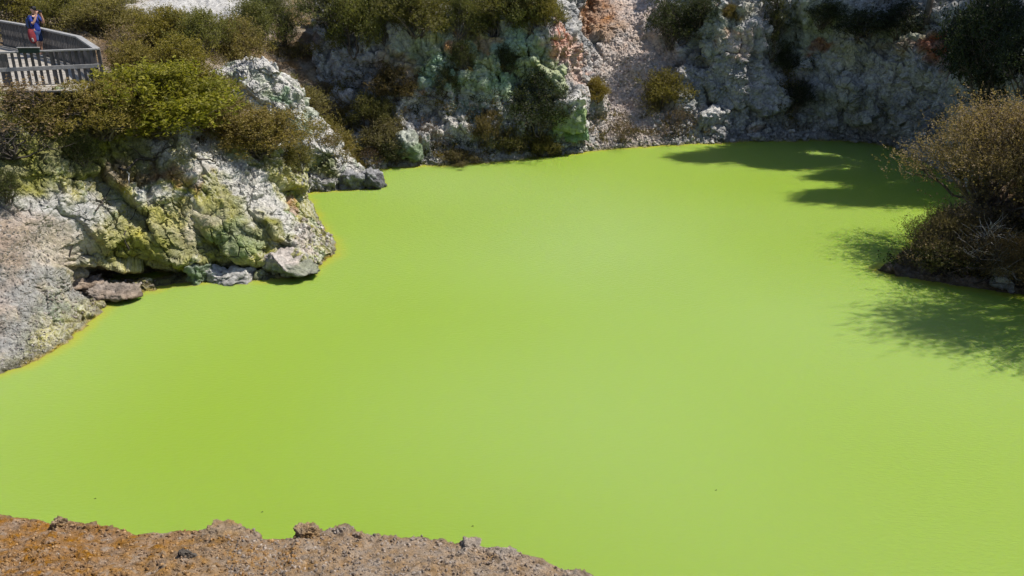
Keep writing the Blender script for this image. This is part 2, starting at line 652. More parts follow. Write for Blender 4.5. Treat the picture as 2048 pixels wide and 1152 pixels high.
# white sinter crust wherever the rock faces up or to the right
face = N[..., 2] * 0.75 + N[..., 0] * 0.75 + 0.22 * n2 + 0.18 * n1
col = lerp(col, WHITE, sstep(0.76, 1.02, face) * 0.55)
# beach of pale gravel on the left
bm_ = sstep(-12.2, -13.4, G[..., 0] + 0.3 * n1) * sstep(3.4, 2.6, G[..., 2] + 0.4 * n1)
col = lerp(col, lerp(np.broadcast_to(PALE * 0.70, G.shape), np.array((0.345, 0.295, 0.255)), sstep(-0.2, 0.4, n1)), bm_)
col = patch(G, col, [
    (130, 470, 1.3, 0.9, CREAM, 0.7), (110, 420, 1.3, 0.35, PALE * 1.12, 0.9), (190, 415, 0.9, 0.4, PALE, 0.7), (230, 480, 0.9, 0.5, SULPH * 0.8, 0.6), (300, 480, 1.2, 0.7, OLIVE * 1.1, 0.7), (330, 400, 1.2, 0.25, PALE * 1.2, 0.8), (400, 425, 0.9, 0.3, CREAM, 0.7), (60, 400, 0.8, 0.5, PALE, 0.9), (330, 440, 1.2, 0.7, SULPH, 0.75),
    (390, 465, 0.7, 0.5, CREAM, 0.7), (270, 345, 1.5, 0.5, BROWN, 0.8), (360, 350, 1.1, 0.35, OCHRE * 0.7, 0.7),
    (130, 300, 1.7, 0.9, OLIVE * 0.8, 0.9), (170, 320, 1.0, 0.6, DOLIVE, 0.7), (260, 290, 1.4, 0.7, OLIVE * 0.85, 0.9), (200, 275, 1.2, 0.6, OLIVE * 0.9, 0.8), (30, 340, 1.4, 0.7, OLIVE, 0.8),
    (480, 400, 1.3, 0.9, OLIVE * 1.15, 0.7), (330, 510, 1.9, 0.6, OLIVE * 0.95, 0.8), (470, 480, 1.1, 0.6, np.array((0.22, 0.26, 0.14)), 0.8),
    (550, 440, 0.9, 0.6, OLIVE, 0.7), (200, 548, 2.2, 0.35, OCHRE * 0.45, 0.8), (400, 548, 1.6, 0.2, DOLIVE * 0.8, 0.8),  # dark ochre and dark olive along the recess under the overhang
    (580, 410, 0.35, 0.5, np.array((0.44, 0.27, 0.17)), 0.85), (605, 455, 0.7, 0.4, np.array((0.38, 0.30, 0.24)), 0.9),
    (440, 320, 0.9, 0.45, WHITE * 0.95, 0.9), (400, 288, 0.8, 0.4, WHITE, 0.9), (480, 345, 0.8, 0.45, WHITE, 0.9), (515, 375, 0.8, 0.45, WHITE, 0.9), (550, 400, 0.7, 0.45, WHITE, 0.9), (575, 440, 0.7, 0.45, WHITE, 0.85), (420, 330, 0.8, 0.35, WHITE, 0.8), (535, 420, 0.7, 0.5, WHITE, 0.8), (605, 475, 0.8, 0.4, np.array((0.5, 0.44, 0.40)), 0.85), (330, 285, 0.9, 0.35, WHITE * 0.9, 0.8), (360, 268, 0.9, 0.35, WHITE * 0.9, 0.85),
    (20, 480, 1.6, 0.7, np.array((0.37, 0.295, 0.24)), 0.8)], 0.5, 3)
wet = sstep(0.28, 0.02, G[..., 2] + 0.06 * n2)
col = lerp(col, np.array((0.10, 0.085, 0.05)), wet * 0.75)
col = lerp(col, np.array((0.40, 0.30, 0.05)), sstep(0.09, 0.0, G[..., 2]) * 0.7 * sstep(-0.3, 0.3, n1))
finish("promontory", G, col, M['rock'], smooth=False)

# --- white spur behind it
spur_cols = [
    [(330, 395, 34.0), (320, 335, 34.5), (315, 260, 34.8), (310, 205, 35.2), (310, 175, 36), (310, 150, 37.5), (310, 130, 40)],
    [(470, 390, 34.5), (440, 330, 34.8), (420, 260, 35.0), (405, 200, 35.3), (400, 165, 36), (400, 142, 37.5), (400, 122, 40)],
    [(540, 390, 34.8), (510, 330, 35.0), (490, 250, 35.3), (475, 190, 35.5), (470, 152, 36), (472, 134, 36.8), (475, 132, 39)],
    [(600, 389, 'w'), (565, 340, 35.7), (545, 260, 35.8), (530, 190, 35.8), (522, 148, 36), (524, 124, 36.4), (530, 127, 38)],
    [(640, 382, 'w'), (615, 335, 36.1), (600, 280, 36.2), (588, 228, 36.3), (581, 198, 36.5), (584, 178, 36.9), (594, 186, 38.5)],
    [(684, 378, 'w'), (662, 340, 36.5), (645, 300, 36.7), (632, 268, 36.9), (624, 250, 37.1), (628, 238, 37.5), (640, 246, 39)],
    [(728, 375, 'w'), (712, 352, 36.8), (700, 335, 37.1), (692, 324, 37.4), (688, 316, 37.7), (690, 308, 38.1), (702, 314, 39.5)],
    [(759, 369, 'w'), (750, 361, 37.5), (745, 356, 37.8), (740, 351, 38.1), (735, 347, 38.4), (732, 344, 38.7), (731, 342, 39.2)],
    [(735, 346, 'w'), (732, 343, 39.4), (729, 341, 39.5), (726, 339, 39.5), (723, 337, 39.5), (720, 336, 39.5), (716, 334, 39.6)],
    [(690, 340, 'w'), (688, 337, 39.6), (686, 335, 39.6), (684, 333, 39.6), (682, 331, 39.6), (680, 329, 39.7), (678, 327, 39.8)],
]


def spur_lead(G):
    w = G + 0.3 * np.stack([perlin(G * 0.9, 25), perlin(G * 0.9, 26), perlin(G * 0.9, 27)], -1)
    f1, f2, cid = worley(w * np.array((0.8, 0.7, 0.6)) * 1.2, 6)
    return (0.25 * fbm(G * 0.6, 3, 22) + 0.26 * (cid - 0.5) - 0.16 * (1 - sstep(0, 0.15, f2 - f1))) * (0.3 + 0.7 * sstep(0.1, 0.8, G[..., 2]))


def rough_fine(G):
    return crumble(G, 0.4 + 0.6 * sstep(-0.3, 0.4, fbm(G * 0.7, 2, 29)), 3)


G = landform(spur_cols, 460, 260, (spur_lead, rough_fine))
N = unit_normals(G)
n1, n2 = fbm(G * 1.4, 4, 51), fbm(G * 4.5, 3, 57)
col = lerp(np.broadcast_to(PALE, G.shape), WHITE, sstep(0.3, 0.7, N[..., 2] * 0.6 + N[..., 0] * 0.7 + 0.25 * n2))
col = lerp(col, np.array((0.30, 0.36, 0.22)), sstep(0.05, 0.5, n1) * 0.55)
col = patch(G, col, [(570, 195, 0.8, 0.25, GREEN, 0.7), (600, 250, 0.5, 0.4, GREEN, 0.5), (640, 330, 0.9, 0.6, np.array((0.15, 0.17, 0.05)), 0.85),
                     (655, 345, 0.6, 0.4, OLIVE * 0.8, 0.7), (720, 362, 1.2, 0.3, DKGREY, 0.85), (660, 372, 1.2, 0.22, GREY * 0.7, 0.7),
                     (450, 300, 1.4, 1.0, BROWN, 0.7)], 0.4, 5)
col = lerp(col, np.array((0.10, 0.085, 0.06)), sstep(0.3, 0.02, G[..., 2] + 0.08 * n2) * 0.7)
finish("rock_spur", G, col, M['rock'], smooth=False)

# --- scrubby hillside rising from the promontory to the plateau behind the boardwalk
def wp(px, Y, z):
    """a world point at ground distance Y and height z, in the column of a photo pixel"""
    d = Y * cP - (z - CAMZ) * sP
    return (0, 0, 0, ((px - 1024.0) / F * d, Y, z))


hill_cols = [
    [wp(-420, 25.4, 5.3), wp(-420, 29, 5.4), wp(-420, 33, 5.5), wp(-420, 38, 5.8), wp(-420, 44, 6.8), wp(-420, 56, 7.9)],
    [wp(-200, 25.4, 5.3), wp(-200, 29, 5.4), wp(-200, 33, 5.5), wp(-200, 38, 5.8), wp(-200, 44, 6.8), wp(-200, 56, 7.9)],
    [wp(0, 25.2, 5.2), wp(0, 29, 5.4), wp(0, 33, 5.5), wp(0, 38, 6.0), wp(0, 44, 7.0), wp(0, 56, 7.9)],
    [wp(150, 26.0, 5.1), wp(150, 30, 5.3), wp(150, 34, 5.5), wp(150, 38, 6.1), wp(150, 44, 6.9), wp(150, 56, 7.8)],
    [(310, 235, 27.4), (300, 190, 31), (300, 152, 35), (300, 110, 38), (300, 50, 43), (300, -20, 54)],
    [(440, 262, 29.0), (420, 220, 32), (410, 182, 35), (420, 130, 38), (430, 70, 43), (430, -10, 53)],
    [(540, 310, 30.0), (520, 275, 33), (520, 225, 36.5), (545, 165, 41), (550, 92, 45), (550, 0, 53)],
    [wp(590, 33.0, -0.8), wp(610, 36.8, -0.5), wp(635, 39.5, 0.5), (650, 235, 42.5), (640, 112, 45.6), (640, 10, 52)],
    [wp(680, 37.6, -1.0), wp(700, 39.5, -0.6), wp(720, 41.2, 0.3), (740, 275, 43), (720, 155, 45.6), (720, 40, 51)],
    [wp(800, 38.5, -1.2), wp(800, 40.5, -1.0), wp(800, 43, 0.0), (810, 270, 45), (810, 155, 47), (810, 40, 52)],
]
G = landform(hill_cols, 320, 300, (lambda g: 0.35 * fbm(g * 0.35, 3, 61), lambda g: 0.08 * ridged(g * 1.5, 4, 63) + 0.03 * perlin(g * 8, 64)), foot=False)
n1 = fbm(G * 0.8, 4, 66)
col = lerp(np.broadcast_to(BROWN * 0.9, G.shape), np.array((0.28, 0.23, 0.17)), sstep(-0.2, 0.5, n1))
col = patch(G, col, [(400, 15, 4.5, 1.2, PALE, 0.95), (330, 30, 2.5, 0.7, GREY * 1.2, 0.8), (470, 40, 2.0, 0.9, GREY, 0.8)], 0.7, 8)
finish("hillside", G, col, M['rock'])

# --- far crater wall
far_cols = [
    [(730, 340, 'w'), (712, 312, 41.0), (690, 260, 43.0), (660, 190, 44.3), (640, 120, 45.2), (632, 55, 46.0), (630, 10, 49)],
    [(775, 332, 'w'), (775, 305, 41.5), (770, 250, 42.8), (750, 190, 43.8), (740, 130, 44.6), (735, 82, 45.4), (735, 10, 50)],
    [(870, 328, 'w'), (865, 300, 41.7), (850, 240, 42.6), (840, 180, 43.3), (835, 120, 44.0), (835, 68, 44.8), (830, 5, 49)],
    [(950, 325, 'w'), (950, 300, 42.0), (950, 240, 42.7), (945, 180, 43.2), (945, 120, 43.7), (945, 62, 44.5), (945, 0, 49)],
    [(1060, 314, 'w'), (1060, 290, 43.0), (1065, 240, 43.1), (1070, 180, 43.3), (1075, 120, 43.6), (1075, 58, 44.2), (1080, 0, 48)],
    [(1130, 306, 'w'), (1135, 288, 43.6), (1132, 235, 43.5), (1118, 170, 43.7), (1106, 110, 44.0), (1096, 48, 44.5), (1100, -10, 47.5)],
    [(1162, 303, 'w'), (1170, 285, 44.2), (1172, 235, 44.9), (1150, 170, 45.4), (1135, 110, 45.9), (1125, 48, 46.4), (1128, -20, 49)],
    [(1210, 299, 'w'), (1212, 270, 45.3), (1205, 220, 47.0), (1190, 160, 48.9), (1180, 100, 50.8), (1170, 40, 52.6), (1170, -30, 55)],
    [(1300, 292, 'w'), (1300, 260, 46.0), (1295, 210, 47.6), (1285, 150, 49.4), (1280, 90, 51.2), (1275, 30, 53.0), (1275, -40, 55.5)],
    [(1400, 287, 'w'), (1400, 255, 46.4), (1400, 200, 47.2), (1400, 140, 48.1), (1395, 80, 49.0), (1395, 20, 50.0), (1400, -50, 52.5)],
    [(1500, 281, 'w'), (1500, 255, 46.8), (1495, 200, 47.0), (1485, 140, 47.2), (1480, 90, 47.3), (1480, 40, 48.2), (1480, -40, 50.5)],
    [(1600, 279, 'w'), (1600, 255, 47.2), (1600, 200, 47.9), (1600, 140, 48.4), (1595, 80, 48.8), (1590, 20, 49.2), (1590, -50, 51.5)],
    [(1700, 281, 'w'), (1700, 255, 46.5), (1700, 200, 46.4), (1700, 140, 46.7), (1695, 80, 47.3), (1690, 20, 48.0), (1690, -50, 50.5)],
    [(1785, 292, 'w'), (1790, 265, 45.0), (1790, 210, 45.0), (1800, 150, 45.2), (1800, 90, 46.0), (1800, 30, 47.0), (1800, -40, 50)],
    [(1845, 322, 'w'), (1862, 290, 41.8), (1877, 230, 41.6), (1890, 160, 42.2), (1892, 100, 43.2), (1892, 40, 44.6), (1895, -40, 48)],
    [(1965, 392, 'w'), (1985, 350, 35.5), (2002, 290, 36.0), (2012, 220, 37.0), (2012, 150, 38.2), (2012, 80, 40.0), (2020, -20, 44)],
    [(2145, 470, 'w'), (2155, 420, 30.4), (2160, 350, 31.0), (2172, 270, 32.0), (2182, 180, 33.2), (2190, 90, 35.0), (2200, 0, 39)],
    [(2340, 500, 'w'), (2350, 440, 29.0), (2360, 360, 29.5), (2372, 280, 30.5), (2382, 190, 31.7), (2390, 100, 33.5), (2400, 10, 38)],
]


def scree_mask(G):
    x = G[..., 0] + 0.5 * fbm(G * 0.5, 2, 80)
    return sstep(4.4, 5.3, x - 0.06 * G[..., 2]) * sstep(9.6, 8.2, x)


def far_lead(G):
    w = G + 0.55 * np.stack([perlin(G * 0.6, 75), perlin(G * 0.6, 76), perlin(G * 0.6, 77)], -1) + 0.15 * np.stack([perlin(G * 2.2, 75), perlin(G * 2.2, 76), perlin(G * 2.2, 77)], -1)
    t, e = facets(w * np.array((0.62, 0.5, 0.42)), 16)
    scree = scree_mask(G) * 0.9
    hard = 0.60 * t - 0.35 * (1 - sstep(0, 0.08, e))
    hard = hard + 0.36 * ridged(w * np.array((1.2, 1.2, 0.28)), 3, 83) + 0.14 * perlin(w * np.array((0.3, 0.3, 2.0)), 84)
    talus = 0.25 + 0.75 * sstep(0.2, 1.6, G[..., 2])
    return 0.60 * fbm(G * 0.30, 3, 71) * talus + hard * talus * (1 - scree) + 0.10 * scree * fbm(G * 1.2, 3, 72)


def far_fine(G):
    sc = scree_mask(G)
    rough = 0.45 + 1.0 * sstep(-0.35, 0.4, fbm(G * 0.55, 3, 89))
    d = 0.72 * crumble(G, rough, 7) + 0.04 * ridged(G * 1.1, 3, 88)
    bed = np.stack([(G[..., 0] * 0.75 - G[..., 2] * 0.66) * 0.35, G[..., 1] * 0.4, (G[..., 0] * 0.66 + G[..., 2] * 0.75) * 2.6], -1)
    d = d + 0.10 * ridged(bed, 2, 94) * sstep(13, 15, G[..., 0])
    stones = 0.06 * facets(G * 5.0, 91)[0] + 0.04 * perlin(G * 12, 92) + 0.05 * ridged(G * 2.6, 3, 93)
    return d * (1 - 0.75 * sc) + stones * (0.35 + 0.65 * sc)


G = landform(far_cols, 1150, 330, (far_lead, far_fine))
N = unit_normals(G)
n1, n2, n3 = fbm(G * 0.8, 4, 101), fbm(G * 3.4, 4, 107), fbm(G * 0.45, 3, 113)
col = lerp(np.broadcast_to(GREY * 1.1, G.shape), PALE, sstep(-0.3, 0.4, n1 + 0.5 * n2))
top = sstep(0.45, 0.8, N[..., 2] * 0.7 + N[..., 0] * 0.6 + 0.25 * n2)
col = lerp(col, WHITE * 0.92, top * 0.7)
col = lerp(col, lerp(np.broadcast_to(np.array((0.58, 0.45, 0.37)), G.shape), np.array((0.44, 0.36, 0.31)), sstep(-0.2, 0.4, n2)), scree_mask(G) * 0.75)
col = patch(G, col, [
    # the green and ochre middle of the wall, colours lifted for weak sunlight
    (880, 110, 3.0, 1.6, np.array((0.29, 0.33, 0.21)), 0.85), (1010, 120, 2.6, 1.8, np.array((0.30, 0.38, 0.23)), 0.85),
    (1090, 150, 1.6, 1.6, np.array((0.38, 0.43, 0.22)), 0.8), (880, 150, 1.2, 0.8, np.array((0.35, 0.49, 0.34)), 0.8),
    (960, 75, 1.3, 0.5, np.array((0.46, 0.41, 0.12)), 0.85), (850, 80, 0.9, 0.4, np.array((0.44, 0.41, 0.13)), 0.7),
    (910, 95, 0.7, 0.8, np.array((0.46, 0.24, 0.11)), 0.85), (980, 85, 0.6, 0.4, np.array((0.46, 0.27, 0.12)), 0.8), (985, 185, 0.9, 0.7, np.array((0.49, 0.54, 0.33)), 0.8),
    (970, 115, 0.7, 0.4, np.array((0.46, 0.45, 0.20)), 0.7), (1000, 165, 1.0, 0.6, np.array((0.30, 0.44, 0.26)), 0.6), (930, 215, 1.2, 0.8, np.array((0.20, 0.27, 0.18)), 0.7),
    (1030, 75, 1.2, 0.6, np.array((0.30, 0.41, 0.33)), 0.7), (1060, 115, 0.9, 0.4, np.array((0.46, 0.48, 0.23)), 0.7),
    (1130, 225, 0.7, 0.8, np.array((0.37, 0.46, 0.27)), 0.8), (1120, 270, 1.0, 0.4, np.array((0.33, 0.45, 0.27)), 0.7),
    (800, 130, 1.2, 0.7, np.array((0.33, 0.22, 0.13)), 0.6), (810, 160, 0.9, 0.6, np.array((0.39, 0.24, 0.15)), 0.5), (850, 182, 0.35, 0.35, np.array((0.55, 0.30, 0.15)), 0.85),
    (820, 290, 0.5, 0.5, np.array((0.24, 0.39, 0.22)), 0.8), (830, 195, 1.0, 0.5, WHITE * 0.9, 0.7), (860, 235, 1.6, 0.8, WHITE * 0.85, 0.7),
    (905, 260, 1.3, 0.8, np.array((0.55, 0.51, 0.46)), 0.7),
    # pink and ochre arete and scree
    (1125, 75, 1.2, 1.3, PINK, 0.95), (1150, 120, 1.3, 1.0, np.array((0.57, 0.36, 0.27)), 0.85), (1240, 160, 2.0, 1.5, np.array((0.54, 0.46, 0.40)), 0.8), (1220, 240, 1.8, 1.0, np.array((0.50, 0.44, 0.39)), 0.7), (1115, 60, 0.22, 0.6, np.array((0.66, 0.17, 0.08)), 0.8), (1140, 110, 1.0, 0.9, np.array((0.56, 0.38, 0.30)), 0.8),
    (1175, 30, 2.6, 1.9, np.array((0.34, 0.19, 0.105)), 0.95), (1215, 60, 1.2, 0.8, np.array((0.40, 0.28, 0.19)), 0.7), (1150, 155, 1.0, 0.8, np.array((0.5, 0.39, 0.33)), 0.7),
    (1200, 130, 1.8, 1.2, np.array((0.47, 0.42, 0.38)), 0.6), (1160, 200, 0.5, 0.9, WHITE, 0.6),
    (620, 95, 0.9, 0.5, np.array((0.26, 0.16, 0.11)), 0.6),
    # right of the scree
    (1600, 60, 2.2, 1.6, np.array((0.43, 0.43, 0.30)), 0.85), (1660, 25, 1.8, 1.0, np.array((0.42, 0.43, 0.32)), 0.8), (1400, 25, 1.5, 1.0, np.array((0.36, 0.38, 0.28)), 0.7),  # cream tones here also paint in the half-lit look of the upper wall
    (1480, 25, 1.3, 0.8, np.array((0.42, 0.40, 0.31)), 0.7), (1590, 190, 0.9, 1.8, np.array((0.13, 0.11, 0.09)), 0.85), (1770, 150, 2.0, 1.2, WHITE * 0.85, 0.6),
    (1700, 110, 1.6, 0.6, np.array((0.38, 0.36, 0.25)), 0.7), (1400, 190, 1.6, 0.9, np.array((0.25, 0.27, 0.25)), 0.7), (1380, 120, 1.2, 0.7, np.array((0.17, 0.16, 0.15)), 0.7),
    (1900, 90, 2.2, 0.8, np.array((0.30, 0.13, 0.07)), 0.85), (1850, 250, 1.4, 0.9, np.array((0.16, 0.16, 0.18)), 0.75), (1480, 265, 2.4, 0.5, np.array((0.17, 0.17, 0.18)), 0.7),
    (1420, 60, 2.0, 1.6, np.array((0.30, 0.32, 0.24)), 0.7), (1480, 85, 1.2, 0.8, np.array((0.54, 0.43, 0.37)), 0.85), (1450, 70, 0.6, 0.3, np.array((0.40, 0.27, 0.18)), 0.6),
    (1455, 15, 0.4, 0.6, np.array((0.48, 0.30, 0.23)), 0.7), (1600, 70, 2.2, 1.4, np.array((0.33, 0.35, 0.26)), 0.7), (1635, 100, 0.9, 0.4, RUST * 0.7, 0.8),
    (1880, 80, 2.0, 0.6, RUST * 0.75, 0.85), (1790, 90, 1.2, 0.6, np.array((0.40, 0.33, 0.22)), 0.7), (1905, 115, 0.9, 0.9, RUST * 0.4, 0.8),
    (1810, 60, 1.6, 0.5, np.array((0.33, 0.36, 0.24)), 0.7), (1700, 220, 1.8, 0.9, np.array((0.27, 0.28, 0.21)), 0.6),
    (1950, 110, 0.9, 1.3, np.array((0.32, 0.38, 0.27)), 0.8), (1650, 230, 0.8, 0.9, np.array((0.30, 0.31, 0.22)), 0.7), (1780, 235, 0.8, 0.5, np.array((0.22, 0.21, 0.11)), 0.7),
], 0.7, 9, 0.8)
low = sstep(0.9, 0.1, G[..., 2] + 0.3 * n2 + 0.3 * n1) * 0.9
col = lerp(col, np.array((0.20, 0.19, 0.175)), low * 0.55)
col = lerp(col, np.array((0.30, 0.27, 0.06)), sstep(0.14, 0.02, G[..., 2] + 0.04 * n2) * 0.6)
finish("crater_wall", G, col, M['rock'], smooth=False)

# --- right bank
right_cols = [
    [(1985, 412, 'w'), (1995, 400, 33.3), (2030, 380, 33.0), (2080, 350, 32.6), (2150, 310, 32.4), (2260, 260, 33)],
    [(1905, 440, 'w'), (1912, 430, 31.4), (1938, 415, 31.0), (1990, 385, 30.8), (2060, 350, 30.8), (2200, 280, 31.5)],
    [(1825, 498, 'w'), (1838, 486, 28.3), (1880, 452, 28.4), (1945, 405, 28.9), (2040, 360, 29.5), (2180, 280, 30.5)],
    [(1765, 538, 'w'), (1785, 528, 26.5), (1850, 488, 26.9), (1940, 430, 27.6), (2040, 380, 28.3), (2180, 290, 29.5)],
    [(1810, 553, 'w'), (1830, 541, 25.9), (1890, 502, 26.3), (1960, 450, 26.9), (2050, 395, 27.5), (2190, 300, 28.5)],
    [(1900, 568, 'w'), (1915, 553, 25.2), (1950, 520, 25.6), (2000, 474, 26.1), (2070, 420, 26.6), (2200, 320, 27.5)],
    [(2048, 590, 'w'), (2055, 570, 24.4), (2065, 535, 24.8), (2085, 485, 25.3), (2120, 430, 25.9), (2220, 340, 26.6)],
    [(2250, 630, 'w'), (2255, 600, 22.9), (2260, 560, 23.3), (2270, 500, 23.9), (2280, 445, 24.6), (2340, 360, 25.2)],
    [(2500, 700, 'w'), (2505, 665, 20.6), (2510, 620, 21.0), (2520, 550, 21.7), (2530, 480, 22.4), (2600, 390, 23.2)],
]
G = landform(right_cols, 300, 200, (lambda g: 0.3 * fbm(g * 0.5, 3, 121) * (0.3 + 0.7 * sstep(0.1, 0.9, g[..., 2])), rough_fine))
n1, n2 = fbm(G * 1.2, 4, 131), fbm(G * 4, 3, 137)
col = lerp(np.broadcast_to(BROWN * 0.8, G.shape), np.array((0.26, 0.20, 0.165)), sstep(-0.2, 0.5, n1))
col = lerp(col, np.array((0.36, 0.31, 0.28)), sstep(0.15, 0.5, n2) * 0.5)
col = lerp(col, np.array((0.09, 0.075, 0.04)), sstep(0.3, 0.02, G[..., 2] + 0.06 * n2) * 0.7)
finish("right_bank", G, col, M['rock'], smooth=False)

# --- near bank below the viewpoint: a lip of ochre earth with the drop to the pond behind it
lip = [(-500, 1015), (-250, 1030), (-80, 1036), (0, 1040), (60, 1043), (105, 1046), (122, 1038), (140, 1046), (200, 1063), (250, 1070),
       (310, 1068), (380, 1062), (445, 1058), (515, 1066), (525, 1078), (585, 1077), (600, 1058), (640, 1064), (680, 1062), (735, 1075),
       (820, 1077), (900, 1086), (935, 1086), (960, 1097), (1010, 1100), (1060, 1116), (1105, 1134), (1160, 1153), (1280, 1200), (1450, 1290), (1700, 1420)]
LIPZ = 3.5
near = []
for (px, py) in lip:
    r = ray(px, py)
    t = (LIPZ - CAMZ) / r.z
    x, y = r.x * t, r.y * t
    k = 1.0
    row = [(x * 1.25, y + 3.6, -0.8), (x * 1.15, y + 2.0, 0.8), (x * 1.06, y + 0.75, 2.3), (x * 1.01, y + 0.16, LIPZ - 0.32), (x, y, LIPZ),
           (x * 0.985, y - 0.22, LIPZ + 0.055), (x * 0.95, y - 0.8, LIPZ + 0.22), (x * 0.9, y - 1.7, LIPZ + 0.52), (x * 0.8, y - 4, LIPZ + 1.7), (x * 0.7, min(y - 6.5, 1.2), LIPZ + 3.6), (x * 0.7, min(y - 9, -3), 8.1), (x * 0.7, -14, 8.4)]
    near.append([(0, 0, 0, p) for p in row])


def near_lead(g):
    return 0.05 * fbm(g * 1.3, 3, 141)


def near_fine(g):
    w = g + 0.06 * np.stack([perlin(g * 6, 145), perlin(g * 6, 146), perlin(g * 6, 147)], -1)
    f1, f2, cid = worley(w * 9.0, 34)
    g1, g2, gid = worley(w * 21.0, 35)
    m = 0.35 + 0.9 * sstep(-0.3, 0.4, fbm(g * 1.4, 3, 143))
    d = 0.030 * np.maximum(cid - 0.55, 0) * 2 * sstep(0.0, 0.2, f2 - f1) + 0.020 * (gid - 0.5) * sstep(0, 0.25, g2 - g1)
    return d * m + 0.028 * ridged(g * 3.6, 4, 148) * m + 0.008 * perlin(g * 34, 149) + 0.006 * perlin(g * 60, 150)


A = np.array([[p[3] for p in c] for c in near])
A = catmull(A, 760, 0)
segs = [14, 14, 20, 40, 46, 110, 90, 60, 40, 20, 10]
B = []
for k in range(A.shape[1] - 1):                       # uneven row density: fine where the picture sees it
    full = catmull(A, (A.shape[1] - 1) * 120 + 1, 1) if k == 0 else full
    idx = k * 120 + np.floor(np.linspace(0, 120, segs[k], endpoint=False)).astype(int)
    B.append(full[:, idx])
G = np.concatenate(B + [full[:, -1:]], 1)
for fn in (near_lead, near_fine):
    N = unit_normals(G)
    G = G + N * fn(G)[..., None]
n1, n2 = fbm(G * 1.6, 4, 151), fbm(G * 7, 4, 157)
tx = sstep(-5.0, 0.6, G[..., 0] + 0.5 * n1)
col = lerp(lerp(np.broadcast_to(np.array((0.40, 0.215, 0.075)), G.shape), np.array((0.42, 0.27, 0.14)), sstep(-5.0, -3.2, G[..., 0] + 0.5 * n1)), np.array((0.45, 0.34, 0.245)), tx)
col = lerp(col, np.array((0.43, 0.22, 0.065)), sstep(0.1, 0.5, n1) * 0.3 * (1 - tx))
col = lerp(col, np.array((0.20, 0.14, 0.085)), sstep(0.15, 0.5, n2) * 0.4)
col = lerp(col, np.array((0.50, 0.42, 0.35)), sstep(0.35, 0.6, -n2) * 0.5)
edge = sstep(-0.10, 0.03, (G[..., 1] - catmull(A, (A.shape[1] - 1) * 120 + 1, 1)[:, 4 * 120][:, 1][:, None]))
col = lerp(col, np.array((0.20, 0.16, 0.12)), edge * 0.5)
finish("near_bank", G, col * 0.62 * np.array((1.0, 0.97, 0.9)), M['soil'])

# --- ground sheet: pond bed, plateau round the crater, reaching to the horizon
gx = np.concatenate([[-1500, -700, -350, -180, -110, -80], np.linspace(-62, 62, 80), [80, 110, 180, 350, 700, 1500]])
gy = np.concatenate([[-1200, -500, -200, -90, -50], np.linspace(-32, 92, 80), [110, 150, 240, 500, 1000, 2200]])
X, Y = np.meshgrid(gx, gy, indexing='ij')
e = np.sqrt((X / 27.0) ** 2 + ((Y - 27) / 27.0) ** 2)
Z = -1.6 + 9.3 * sstep(0.95, 1.45, e) + 0.5 * perlin(np.stack([X * .05, Y * .05, X * 0], -1)) * sstep(1.2, 1.6, e)
Z = np.where((Y < 2) & (np.abs(X) < 40), np.minimum(Z, 7.2), Z)
G = np.stack([X, Y, Z], -1)
col = lerp(np.broadcast_to(BROWN, G.shape), np.array((0.16, 0.15, 0.07)), sstep(-0.2, 0.3, fbm(G * 0.1, 3, 161)))
finish("ground", G, col, M['rock'])
SHORE = SHORE[:-1] if abs(len(SHORE)) > 5 else SHORE

# --- water sheet
sp = np.concatenate(SHORE)
wx, wy = np.linspace(-30, 34, 330), np.linspace(6, 52, 300)
X, Y = np.meshgrid(wx, wy, indexing='ij')
P = np.stack([X.ravel(), Y.ravel()], -1)
dist = np.full(len(P), 9.0)
for k in range(0, len(sp), 50):
    s = sp[k:k + 50, :2]
    dist = np.minimum(dist, np.sqrt(((P[:, None, :] - s[None]) ** 2).sum(-1)).min(1))
o = mesh_np("water", np.stack([X, Y, X * 0], -1), quads(len(wx), len(wy)), M['water'], extra={'shore': dist})
tag(o, kind='structure')

# ------------------------------------------------------------------ standing things on the land
allV = np.concatenate([v for v, f in LAND])
offs = np.cumsum([0] + [len(v) for v, f in LAND[:-1]])
allF = np.concatenate([f + k for (v, f), k in zip(LAND, offs)])
BVH = BVHTree.FromPolygons(allV.tolist(), allF.tolist())
EYE = Vector((0, 0, CAMZ))


def seat(px, py):
    """ground point seen at a photo pixel, its normal and its scale in photo pixels per metre"""
    hit = BVH.ray_cast(EYE, ray(px, py).normalized())
    p, n = hit[0], hit[1]
    if n.z < 0:
        n = -n
    d = p.y * cP - (p.z - CAMZ) * sP
    return p, n, F / d


def drop(x, y, z0=30.0):
    hit = BVH.ray_cast(Vector((x, y, z0)), Vector((0, 0, -1)))
    return hit[0].z if hit[0] else 0.0


